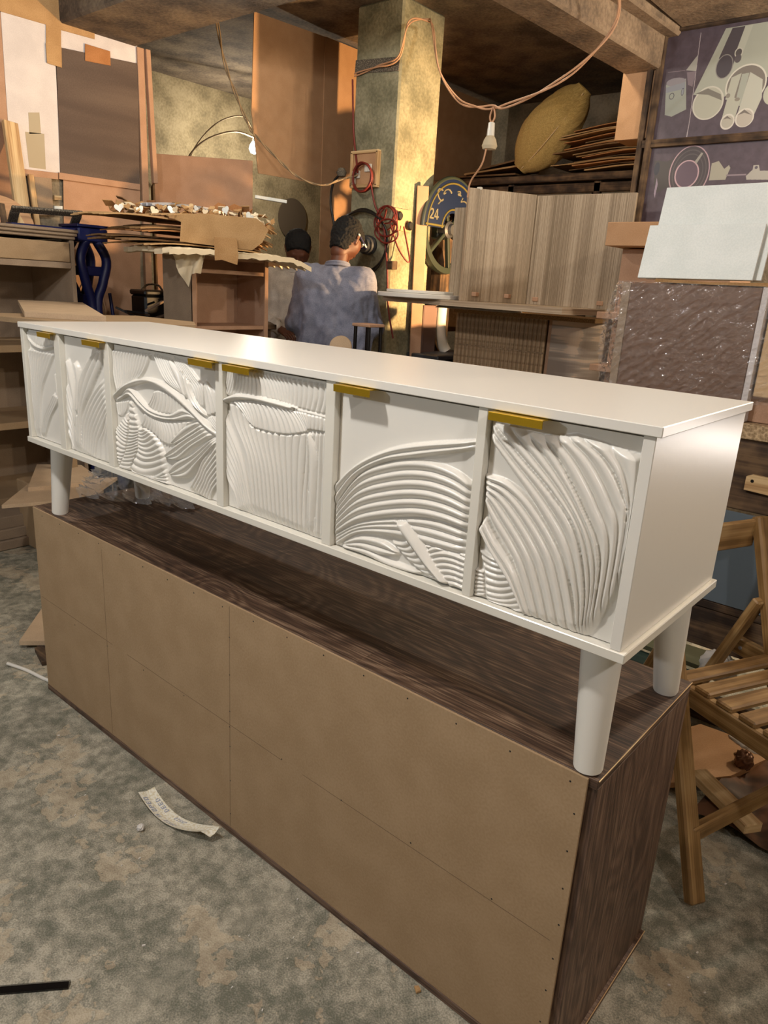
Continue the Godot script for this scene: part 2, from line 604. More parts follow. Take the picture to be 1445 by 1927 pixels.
func sideboard() -> void:
	var s := thing("sideboard", "long white lacquered sideboard with six leaf-carved doors on tapered legs", "sideboard", Vector3(0.9, 0.65, -0.2))
	var off := Vector3(-0.9, -0.65, 0.2)
	var mk := func(c: Vector3, z: Vector3, bev := 0.0015) -> MB:
		return MB.new().box(c + off, z, bev)
	obj("top", mk.call(Vector3(0.897, 1.21385, -0.2056), Vector3(1.806, 0.0147, 0.4112), 0.0012), "white_lacquer", s)
	obj("base", mk.call(Vector3(0.897, 0.8914, -0.2056), Vector3(1.806, 0.0152, 0.4112), 0.0012), "white_paint", s)
	obj("side_panel", mk.call(Vector3(1.7835, 1.0528, -0.2056), Vector3(0.017, 0.3076, 0.403), 0.001), "white_lacquer", s)
	obj("side_panel", mk.call(Vector3(0.006, 1.0528, -0.2056), Vector3(0.018, 0.3076, 0.403), 0.001), "white_paint", s)
	obj("back_panel", mk.call(Vector3(0.9, 1.0528, -0.398), Vector3(1.76, 0.3076, 0.006), 0.0), "white_paint", s)
	for x in [[0.188, 0.2165], [0.435, 0.4605], [0.875, 0.899], [1.196, 1.2195], [1.52, 1.537]]:
		obj("divider", mk.call(Vector3((x[0] + x[1]) / 2, 1.0528, -0.2), Vector3(x[1] - x[0], 0.3076, 0.392), 0.001), "white_paint", s)
	var hd := [[0.136, 0.204], [0.37, 0.45], [0.808, 0.888], [0.922, 1.003], [1.232, 1.315], [1.549, 1.638]]
	var xs := [[0.017, 0.187], [0.2175, 0.434], [0.462, 0.874], [0.9, 1.195], [1.2205, 1.519], [1.538, 1.774]]
	for d in 6:
		var w: float = xs[d][1] - xs[d][0]
		var door := obj("door", carved_door(w, 0.301, CARVING[d], Vector3(xs[d][0], 0.9005, -0.0185) + off), "white_satin", s)
		# an edge pull: a folded brass strip over the top of the door
		var a: float = hd[d][0]
		var b: float = hd[d][1]
		var h := MB.new()
		var prof := [Vector2(-0.022, 0.0), Vector2(-0.022, -0.0015), Vector2(0.0125, -0.0015), Vector2(0.0125, -0.0125), Vector2(0.014, -0.0125), Vector2(0.0148, -0.0008), Vector2(0.014, 0.0)]
		h.prism(prof, b - a, Transform3D(Basis(Vector3(0, 0, 1), Vector3.UP, Vector3(1, 0, 0)), Vector3(a, 1.2052, 0.0) + off))
		obj("handle", h, "gold", door)
	for l in [[0.03, -0.085, -0.003, -0.077], [1.738, -0.075, 1.748, -0.07], [1.752, -0.335, 1.748, -0.412], [0.03, -0.335, 0.0, -0.36]]:
		var m := MB.new()
		var p := Vector3(l[0], 0.884, l[1]) + off
		var q := Vector3(l[2], 0.652, l[3]) + off
		m.tube([p, p.lerp(q, 0.5), p.lerp(q, 0.985), q], [0.033, 0.028, 0.0235, 0.0222], 32)
		m.box(p + Vector3(0, -0.004, 0), Vector3(0.08, 0.008, 0.08), 0.002)
		obj("leg", m, "white_satin", s)


# the raised leaves of a door: bands of rounded ridges laid between two curves (tenths of a millimetre from the door's lower left corner)
func carved_door(w: float, h: float, bands: Array, at: Vector3) -> MB:
	var cell := 0.0016 if w < 0.22 else 0.00125
	var nx := int(w / cell) + 1
	var ny := int(h / cell) + 1
	var f := PackedFloat32Array()
	f.resize(nx * ny)
	var sum := f.duplicate()
	var cnt := f.duplicate()
	for b in bands:
		sum.fill(0.0)
		cnt.fill(0.0)
		var cv := []
		for k in [4, 5]:
			var pts := []
			var src: Array = b[k]
			for j in range(0, src.size(), 2):
				pts.append(Vector2(src[j], src[j + 1]) * 1e-4)
			cv.append(pts)
		var n: int = b[1]
		var base: float = b[2] * 0.0013
		var amp: float = b[3] * 0.002
		var bow: float = b[6]
		var along := 0.0
		var across := 0.0
		for pts in cv:
			for j in pts.size() - 1:
				along = maxf(along, pts[0].distance_to(pts[pts.size() - 1]) * 1.15)
		across = maxf(cv[0][0].distance_to(cv[1][0]), cv[0][cv[0].size() - 1].distance_to(cv[1][cv[1].size() - 1]))
		for j in 5:
			var a0: Vector2 = cv[0][mini(j, cv[0].size() - 1)]
			var b0: Vector2 = cv[1][mini(j, cv[1].size() - 1)]
			across = maxf(across, a0.distance_to(b0))
		var na := int(along / cell * 1.7) + 4
		var nc := int(across / cell * 1.7) + 4
		var ca := curve(cv[0], na)
		var cb := curve(cv[1], na)
		for i in na + 1:
			var p: Vector2 = ca[i]
			var q: Vector2 = cb[i]
			var t := float(i) / na
			var tan := (ca[mini(i + 1, na)] - ca[maxi(i - 1, 0)]).normalized() as Vector2
			var reach := p.distance_to(q)
			var wide := clampf(reach / n / 0.006, 0.15, 1.0) if b[0] == "L" else 1.0
			for j in nc + 1:
				var s := float(j) / nc
				var pt := p.lerp(q, s)
				if bow != 0.0:
					pt += tan * (bow * sin(PI * s) * maxf(reach, 0.02) * 1.5)
				var ix := int(pt.x / cell + 0.5)
				var iy := int(pt.y / cell + 0.5)
				if ix < 0 or iy < 0 or ix >= nx or iy >= ny:
					continue
				var r := (s if b[0] == "L" else t) * n
				var e := (t if b[0] == "L" else s)
				r -= floorf(r)
				# a ridge rises steeply on one side and falls away rounded on the other
				var prof := pow(maxf(0.0, sin(PI * pow(r, 0.66))), 0.72)
				var env := minf(1.0, minf(e, 1.0 - e) * 14.0 + 0.15)
				sum[iy * nx + ix] += base * minf(1.0, env * 1.6) + amp * prof * env * wide
				cnt[iy * nx + ix] += 1.0
		for k in f.size():
			if cnt[k] > 0.0:
				f[k] = sum[k] / cnt[k]
	for turn in 2:
		var g := f.duplicate()
		for iy in range(1, ny - 1):
			for ix in range(1, nx - 1):
				var k := iy * nx + ix
				f[k] = g[k] * 0.56 + (g[k - 1] + g[k + 1] + g[k - nx] + g[k + nx]) * 0.11
	var p := PackedVector3Array()
	p.resize(nx * ny)
	for iy in ny:
		for ix in nx:
			p[iy * nx + ix] = at + Vector3(w * ix / (nx - 1), h * iy / (ny - 1), f[iy * nx + ix])
	var mb := MB.new()
	mb.grid(p, nx, ny)
	# the edges and the back
	var back := at.z - 0.017
	for side in 4:
		var line := []
		for k in (ny if side < 2 else nx):
			line.append(p[k * nx + (0 if side == 0 else nx - 1)] if side < 2 else p[(0 if side == 2 else ny - 1) * nx + k])
		var nn: Vector3 = [Vector3.LEFT, Vector3.RIGHT, Vector3.DOWN, Vector3.UP][side]
		var k0 := mb.v.size()
		for q in line:
			mb.vert(q, nn, Vector2(q.x, q.y))
			mb.vert(Vector3(q.x, q.y, back), nn, Vector2(q.x, q.y))
		for k in line.size() - 1:
			mb.face(k0 + k * 2, k0 + k * 2 + 1, k0 + k * 2 + 2)
			mb.face(k0 + k * 2 + 1, k0 + k * 2 + 3, k0 + k * 2 + 2)
	mb.flat([Vector3(at.x, at.y, back), Vector3(at.x + w, at.y, back), Vector3(at.x + w, at.y + h, back), Vector3(at.x, at.y + h, back)], Vector3.FORWARD, [Vector2(0, 0), Vector2(1, 0), Vector2(1, 1), Vector2(0, 1)])
	return mb


# ---------------------------------------------------------------- the cabinet it stands on

func wooden_cabinet() -> void:
	var s := thing("low_cabinet", "long dark woodgrain cabinet with its raw brown backboard turned to the front", "cabinet", Vector3(0.83, 0, -0.267))
	var o := Vector3(-0.83, 0, 0.267)
	var y1 := 0.65
	obj("top_panel", MB.new().box(Vector3(0.827, y1 - 0.009, -0.267) + o, Vector3(1.896, 0.018, 0.431), 0.0008), "walnut", s)
	obj("side_panel", MB.new().box(Vector3(1.7655, 0.325, -0.2695) + o, Vector3(0.018, 0.613, 0.426), 0.0008), "walnut_side", s)
	obj("side_panel", MB.new().box(Vector3(-0.112, 0.325, -0.2695) + o, Vector3(0.018, 0.613, 0.426), 0.0008), "walnut_side", s)
	obj("base_panel", MB.new().box(Vector3(0.83, 0.0095, -0.265) + o, Vector3(1.902, 0.018, 0.44), 0.0008), "walnut_side", s)
	obj("edge_band", MB.new().box(Vector3(1.7765, y1 - 0.0005, -0.267) + o, Vector3(0.0014, 0.0014, 0.431), 0.0), "raw_wood", s)
	obj("edge_band", MB.new().box(Vector3(1.7822, 0.0188, -0.265) + o, Vector3(0.0016, 0.0016, 0.44), 0.0), "raw_wood", s)
	var back := obj("backboard", MB.new().box(Vector3(0.8195, 0.327, -0.0495) + o, Vector3(1.881, 0.642, 0.005), 0.0006), "mdf", s)
	# pencil lines and pins on the backboard
	var fz := -0.0468
	for a in [[0.29, 0.02, 0.29, 0.62], [0.86, 0.02, 0.862, 0.64], [-0.11, 0.345, 0.32, 0.335], [0.4, 0.333, 1.05, 0.318], [1.12, 0.316, 1.74, 0.308]]:
		obj("pencil_line", MB.new().bar(Vector3(a[0], a[1], fz) + o, Vector3(a[2], a[3], fz) + o, 0.0007, 0.0004, 0.0, Vector3.BACK), "pencil", back)
	var pins := MB.new()
	for k in 17:
		pins.lathe([Vector2(0, 0.0006), Vector2(0.0016, 0.0004), Vector2(0.0018, 0)], Transform3D(turned(0, 90), Vector3(-0.06 + k * 0.112, 0.632 + 0.003 * sin(k * 7.0), -0.047) + o), 8)
	for k in 8:
		pins.lathe([Vector2(0, 0.0006), Vector2(0.0016, 0.0004), Vector2(0.0018, 0)], Transform3D(turned(0, 90), Vector3(1.748 + 0.003 * sin(k * 5.0), 0.05 + k * 0.075, -0.047) + o), 8)
	for k in 9:
		pins.lathe([Vector2(0, 0.0006), Vector2(0.0016, 0.0004), Vector2(0.0018, 0)], Transform3D(turned(0, 90), Vector3(0.1 + k * 0.19, 0.318 + 0.004 * sin(k * 3.0), -0.047) + o), 8)
	for k in 6:
		pins.lathe([Vector2(0, 0.0006), Vector2(0.0016, 0.0004), Vector2(0.0018, 0)], Transform3D(turned(0, 90), Vector3(0.861, 0.06 + k * 0.1, -0.047) + o), 8)
	stuff(obj("pin", pins, "black", back))


func more_materials() -> void:
	mat("pipe_mauve", Color(0.42, 0.34, 0.32), 0.5)
	mat("wrap_brown", Color(0.42, 0.31, 0.24), 0.6)
	mat("foil_brown", Color(0.5, 0.36, 0.28), 0.2, null, 1.0, 0.3)
	mat("black_gloss", Color(0.02, 0.022, 0.035), 0.15)
	mat("crumpled_white", Color(0.82, 0.81, 0.79), 0.6)
	mat("chip_pale", Color.WHITE, 0.85, ramp_tex(256, noise_field(256, [[256, 256, 0.1, 3, 1.0, 1, 101]]), [[0.3, hex("8c7556")], [0.7, hex("c2a884")]]), 4.0)
# ---------------------------------------------------------------- left wall and what stands before it

# a flat sheet on a plane of constant x, its outline given in z and y
func sheet_x(called: String, poly: Array, x: float, thick: float, m: String, label: String, category: String, group := "") -> void:
	var c := Vector2()
	for p in poly:
		c += p / poly.size()
	var q := poly.map(func(p): return p - c)
	var o := solo(called, MB.new().prism(q, thick, Transform3D(Basis(Vector3(0, 0, 1), Vector3.UP, Vector3(1, 0, 0)), Vector3.ZERO)), m, label, category, group)
	o.position = Vector3(x, c.y, c.x)


# a flat sheet on a plane of constant z, its outline given in x and y
func sheet_z(called: String, poly: Array, z: float, thick: float, m: String, label: String, category: String, group := "") -> void:
	var c := Vector2()
	for p in poly:
		c += p / poly.size()
	var o := solo(called, MB.new().prism(poly.map(func(p): return p - c), thick), m, label, category, group)
	o.position = Vector3(c.x, c.y, z)


# a flat slab lying level: outline in x and z, top at y
func slab_y(poly: Array, y: float, thick: float) -> MB:
	return MB.new().prism(poly, thick, Transform3D(Basis(Vector3(1, 0, 0), Vector3(0, 0, 1), Vector3(0, -1, 0)), Vector3(0, y, 0)))


func left_side() -> void:
	mat("dark_ply", Color.WHITE, 0.8, ramp_tex(512, noise_field(512, [[64, 512, 0.01, 3, 0.7, 0, 71], [512, 512, 0.2, 2, 0.3, 0, 72]]), [[0.25, hex("4d4039")], [0.75, hex("62544a")]]), 1.0)
	mat("tape_tan", Color(0.66, 0.62, 0.53), 0.7)
	mat("blue_paint", Color(0.05, 0.09, 0.3), 0.45)
	mat("grey_weave", Color.WHITE, 0.8, ramp_tex(256, noise_field(256, [[256, 256, 0.12, 2, 1.0, 1, 75]]), [[0.3, hex("3b362f")], [0.7, hex("8b8272")]]), 6.0)
	sheet_x("brown_board", [Vector2(-0.860, 2.574), Vector2(-1.017, 2.585), Vector2(-1.006, 1.827), Vector2(-0.933, 0.964), Vector2(-0.692, 0.967)], -2.2000, 0.0040, "mdf_red", "tall brown hardboard behind the leaning yellow timber", "board", "")
	sheet_x("white_sheet", [Vector2(-1.013, 2.591), Vector2(-1.253, 2.598), Vector2(-1.283, 2.403), Vector2(-1.269, 1.871), Vector2(-0.998, 1.862)], -2.1970, 0.0030, "board_white", "large grubby white sheet pinned high on the left wall", "board", "")
	sheet_x("white_sheet", [Vector2(-1.310, 2.601), Vector2(-1.790, 2.683), Vector2(-1.776, 2.522), Vector2(-1.307, 2.485)], -2.1990, 0.0030, "board_white", "white strip above the dark brown sheet", "board", "")
	sheet_x("dark_sheet", [Vector2(-1.291, 2.501), Vector2(-1.783, 2.534), Vector2(-1.762, 1.871), Vector2(-1.266, 1.868)], -2.1950, 0.0040, "dark_ply", "dark brown plywood sheet under the white strip", "board", "")
	sheet_x("cardboard_sheet", [Vector2(-0.881, 2.780), Vector2(-1.547, 2.990), Vector2(-1.516, 2.592), Vector2(-1.324, 2.587), Vector2(-1.318, 2.503), Vector2(-1.236, 2.498), Vector2(-1.243, 2.591), Vector2(-0.861, 2.586)], -2.1930, 0.0040, "cardboard", "large cardboard sheet at the top of the left wall", "cardboard", "")
	sheet_x("cardboard_patch", [Vector2(-1.233, 2.502), Vector2(-1.318, 2.503), Vector2(-1.313, 2.405), Vector2(-1.232, 2.409)], -2.1880, 0.0030, "cardboard", "small square cardboard patch under the large cardboard tab", "cardboard", "")
	sheet_x("cardboard_patch", [Vector2(-1.457, 2.555), Vector2(-1.606, 2.554), Vector2(-1.605, 2.482), Vector2(-1.451, 2.471)], -2.1900, 0.0030, "cardboard_red", "oblong cardboard patch between white strip and dark sheet", "cardboard", "")
	sheet_x("lower_panel", [Vector2(-1.284, 1.865), Vector2(-1.765, 1.866), Vector2(-1.730, 0.951), Vector2(-1.229, 0.959)], -2.1980, 0.0050, "mdf_red", "orange-brown hardboard panel under the dark brown sheet", "board", "")
	sheet_x("wall_batten", [Vector2(-1.254, 1.875), Vector2(-1.759, 1.880), Vector2(-1.757, 1.847), Vector2(-1.252, 1.841)], -2.1920, 0.0120, "mdf_red", "thin brown batten along the foot of the dark sheet", "batten", "")
	sheet_x("wall_batten", [Vector2(-1.004, 1.863), Vector2(-1.248, 1.871), Vector2(-1.246, 1.838), Vector2(-1.001, 1.829)], -2.1920, 0.0120, "mdf_red", "short brown batten under the white sheet", "batten", "")
	sheet_x("grey_offcut", [Vector2(-1.094, 1.833), Vector2(-1.206, 1.838), Vector2(-1.203, 1.648), Vector2(-1.086, 1.636)], -2.1880, 0.0120, "mdf_grey", "upright grey-brown offcut beside the leaning yellow timber", "board", "")
	sheet_x("pale_block", [Vector2(-1.211, 1.751), Vector2(-1.251, 1.753), Vector2(-1.250, 1.733), Vector2(-1.210, 1.729)], -2.1950, 0.0300, "raw_wood", "small pale wood block in the wall gap", "block", "")
	sheet_x("pale_block", [Vector2(-1.207, 1.695), Vector2(-1.253, 1.700), Vector2(-1.251, 1.667), Vector2(-1.204, 1.662)], -2.1950, 0.0300, "foam_white", "small pinkish white block below the pale wood block", "block", "")
	var ws := get_node("white_sheet") as Node3D
	for q in [[Vector2(-1.113, 2.149), Vector2(-1.174, 2.161), Vector2(-1.174, 2.057), Vector2(-1.110, 2.046)], [Vector2(-1.088, 2.052), Vector2(-1.192, 2.060), Vector2(-1.186, 1.881), Vector2(-1.095, 1.879)]]:
		obj("tape_mark", MB.new().prism(q, 0.0006, Transform3D(Basis(Vector3(0, 0, 1), Vector3.UP, Vector3(1, 0, 0)), Vector3(-2.1939, 0, 0) - ws.position)), "tape_tan", ws)
	# a yellow timber leaning on the wall
	solo("leaning_timber", MB.new().bar(Vector3(-1.99, 1.56, -0.95), Vector3(-2.17, 2.08, -1.0), 0.075, 0.028, 0.003, Vector3.RIGHT), "raw_wood", "yellowish rough timber leaning against the white sheet", "plank")
	solo("leaning_timber", MB.new().bar(Vector3(-2.12, 1.56, -1.08), Vector3(-2.165, 1.84, -1.085), 0.03, 0.02, 0.003, Vector3.RIGHT), "raw_wood", "short thin batten standing beside the grey-brown offcut", "plank")
	# battens standing at the end of the wall
	solo("end_post", MB.new().bar(Vector3(-2.2, 0.0, -1.8), Vector3(-2.2, 2.62, -1.8), 0.045, 0.03, 0.002, Vector3.RIGHT), "mdf_red", "brown upright post at the end of the left wall", "post")
	solo("end_post", MB.new().bar(Vector3(-2.19, 1.9, -1.868), Vector3(-2.19, 2.62, -1.845), 0.03, 0.03, 0.002, Vector3.RIGHT), "mdf_red", "slender batten from ceiling down to the low partition", "post")
	# the low partition board and the return beside it
	var pb := MB.new()
	pb.bar(Vector3(-2.4, 1.05, -1.985), Vector3(-1.945, 1.05, -2.44), 0.012, 2.1, 0.002)
	solo("partition_board", pb, "mdf_red", "waist-high orange-brown partition board below the lit bulb", "board")
	solo("partition_board", MB.new().bar(Vector3(-2.205, 0.95, -1.87), Vector3(-2.4, 0.95, -1.98), 0.012, 1.9, 0.002), "cardboard_dark", "narrow dark board joining post and partition", "board")
	# the cabinet with a drawer
	var c := thing("drawer_cabinet", "tall raw brown board cabinet with one drawer over open shelves", "cabinet", Vector3(-1.95, 0, -0.45))
	var o := Vector3(1.95, 0, 0.45)
	obj("side_panel", MB.new().box(Vector3(-1.96, 0.753, -1.066) + o, Vector3(0.47, 1.506, 0.022), 0.0015) , "mdf_grey", c)
	obj("side_panel", MB.new().box(Vector3(-1.96, 0.753, 0.166) + o, Vector3(0.47, 1.506, 0.022), 0.0015), "mdf_grey", c)
	obj("back_panel", MB.new().box(Vector3(-2.185, 0.753, -0.45) + o, Vector3(0.006, 1.5, 1.21), 0.0), "mdf_grey", c)
	var k := 0
	for t in [[1.517, 0.0], [1.533, 0.012], [1.549, 0.02]]:
		obj("top_board", MB.new().box(Vector3(-1.955 + t[1] / 2, t[0], -0.45) + o, Vector3(0.48 + t[1], 0.0155, 1.262 + t[1]), 0.004), "mdf_grey", c)
		k += 1
	obj("rail", MB.new().box(Vector3(-1.735, 1.381, -0.45) + o, Vector3(0.022, 0.03, 1.208), 0.002), "mdf_grey", c)
	var dr := obj("drawer", MB.new().box(Vector3(-1.73, 1.446, -0.45) + o, Vector3(0.018, 0.095, 1.196), 0.002), "mdf", c)
	obj("drawer_bottom", MB.new().box(Vector3(-1.95, 1.405, -0.45) + o, Vector3(0.42, 0.008, 1.18), 0.0), "mdf_grey", dr)
	for y in [0.965, 0.575, 0.18]:
		obj("shelf", MB.new().box(Vector3(-1.955, y, -0.45) + o, Vector3(0.45, 0.036, 1.208), 0.002), "mdf", c)
	obj("plinth", MB.new().box(Vector3(-1.74, 0.08, -0.45) + o, Vector3(0.02, 0.16, 1.208), 0.002), "mdf_grey", c)
	# things on the cabinet
	var disc := []
	for a in 33:
		disc.append(Vector2(cos(PI * a / 32) * 0.17, sin(PI * a / 32) * 0.15))
	var dm := MB.new()
	dm.prism(disc, 0.018, Transform3D(turned(78, -14), Vector3.ZERO))
	var ob := solo("half_round_board", dm, "beech", "half-round beech board standing on the drawer cabinet", "board")
	ob.position = Vector3(-2.02, 1.557, -0.83)
	solo("wood_offcut", MB.new().bar(Vector3(-1.9, 1.557, -0.81), Vector3(-1.93, 1.66, -0.815), 0.03, 0.012, 0.002, Vector3.RIGHT), "old_wood", "small weathered offcut leaning on the half-round board", "block")
	var fr := thing("woven_frame", "grey woven picture frame tilted over the blue tray", "frame", Vector3(-1.93, 1.6, -1.03))
	fr.rotation = Vector3(0.02, -0.25, 0.42)
	for q in [[Vector3(0.1, 0, 0), Vector3(0.05, 0.014, 0.34)], [Vector3(-0.1, 0, 0), Vector3(0.05, 0.014, 0.34)], [Vector3(0, 0, 0.15), Vector3(0.15, 0.014, 0.045)], [Vector3(0, 0, -0.15), Vector3(0.15, 0.014, 0.045)]]:
		obj("frame_bar", MB.new().box(q[0], q[1], 0.003), "grey_weave", fr)
	solo("blue_tray", MB.new().box(Vector3(-1.93, 1.564, -0.98), Vector3(0.2, 0.014, 0.33), 0.003), "blue_paint", "flat blue tray lying under the grey woven frame", "tray")
	# the blue painted stand behind the cabinet
	var bl := thing("blue_stand", "blue painted metal stand with curved legs beside the drawer cabinet", "stand", Vector3(-1.92, 0, -1.24))
	obj("top_block", MB.new().box(Vector3(0.0, 1.545, 0), Vector3(0.2, 0.075, 0.17), 0.008), "blue_paint", bl)
	obj("cap", MB.new().box(Vector3(0.0, 1.59, 0), Vector3(0.21, 0.015, 0.18), 0.003), "blue_paint", bl)
	for s in [-1, 1]:
		for f in [-1, 1]:
			var pts := curve([Vector3(0.07 * f, 1.52, 0.03 * s), Vector3(0.085 * f, 1.42, 0.075 * s), Vector3(0.08 * f, 1.3, 0.05 * s), Vector3(0.07 * f, 1.15, 0.015 * s), Vector3(0.09 * f, 0.75, 0.05 * s), Vector3(0.12 * f, 0.0, 0.1 * s)], 24)
			var lg := MB.new()
			lg.tube(pts, 0.026, 12)
			obj("leg", lg, "blue_paint", bl)
	obj("stretcher", MB.new().box(Vector3(0, 1.36, 0), Vector3(0.16, 0.05, 0.12), 0.006), "blue_paint", bl)
	obj("stretcher", MB.new().box(Vector3(0, 1.2, 0), Vector3(0.15, 0.07, 0.07), 0.006), "blue_paint", bl)
	obj("stretcher", MB.new().box(Vector3(0, 0.5, 0), Vector3(0.19, 0.04, 0.1), 0.006), "blue_paint", bl)
	# sticks leaning on the hardboard panel
	k = 0
	for a in [[-1.98, 1.05, -1.36, -2.17, 1.46, -1.34, 0.004, "raw_wood", "thin pale cane leaning beside the blue stand"], [-1.99, 1.0, -1.4, -2.1, 1.33, -1.3, 0.008, "black", "dark rod slanting behind the blue stand"], [-1.98, 1.05, -1.43, -2.02, 1.24, -1.43, 0.01, "blue_paint", "short blue pipe end right of the blue stand"], [-2.0, 1.1, -1.39, -2.12, 1.3, -1.42, 0.003, "raw_wood", "thin short twig behind the blue pipe end"]]:
		solo("stick", MB.new().tube([Vector3(a[0], a[1] - 1.0, a[2]), Vector3(a[0], a[1], a[2]), Vector3(a[3], a[4], a[5])], a[6], 8), a[7], a[8], "stick")
	# boards piled between cabinet and sideboard
	var ra := thing("board_trestle", "dark wooden trestle under the boards behind the sideboard's left end", "trestle", Vector3(-0.72, 0, -0.86))
	obj("post", MB.new().box(Vector3(0.0, 0.57, 0.0), Vector3(0.05, 1.14, 0.05), 0.003), "old_wood", ra)
	obj("post", MB.new().box(Vector3(0.14, 0.57, 0.1), Vector3(0.05, 1.14, 0.05), 0.003), "old_wood", ra)
	obj("rail", MB.new().box(Vector3(0.04, 1.1495, 0.05), Vector3(0.3, 0.019, 0.2), 0.002), "old_wood", ra)
	solo("loose_board", slab_y([Vector2(-1.12, -0.24), Vector2(-0.5, -0.44), Vector2(-0.44, -0.9), Vector2(-0.62, -1.02), Vector2(-1.0, -0.98)], 1.178, 0.018), "mdf", "lower loose board jutting out left of the sideboard top", "board", "")
	solo("loose_board", slab_y([Vector2(-0.85, -0.4), Vector2(-0.6, -0.6), Vector2(-1.72, -1.1), Vector2(-1.84, -0.815)], 1.1985, 0.02), "mdf_pale", "oblong pale board lying on top behind the sideboard's left end", "board")
	solo("board_crate", MB.new().box(Vector3(-1.38, 0.17, -0.74), Vector3(0.4, 0.34, 0.25), 0.004), "mdf", "low board crate under two loose boards behind the left leg", "crate")
	solo("loose_board", slab_y([Vector2(-1.12, -0.35), Vector2(-1.0, -0.68), Vector2(-1.25, -0.98), Vector2(-1.4, -0.6)], 0.358, 0.016), "mdf_pale", "kite-shaped pale board low behind the left leg, lower of two", "board")
	solo("loose_board", slab_y([Vector2(-1.26, -0.53), Vector2(-1.18, -0.86), Vector2(-1.52, -0.93), Vector2(-1.66, -0.76)], 0.376, 0.018), "mdf_pale", "oblong pale board low behind the left leg, upper of two", "board")
	solo("upright_offcut", MB.new().box(Vector3(-1.5, 0.45, -0.84), Vector3(0.02, 0.148, 0.11), 0.001), "mdf", "upright offcut standing on the boards behind the left leg", "board")
	for a in [[0.16, 0.06, -0.62, "flat board strip on the floor before the drawer cabinet, top one", -1.62], [0.1, 0.05, -0.55, "flat board strip on the floor before the drawer cabinet, middle one", -1.6], [0.048, 0.045, -0.6, "flat board strip on the floor before the drawer cabinet, bottom one", -1.58]]:
		solo("board_strip", MB.new().box(Vector3(a[4], a[0] - a[1] / 2, a[2]), Vector3(0.16, a[1], 0.72), 0.002), "mdf_grey", a[3], "board")


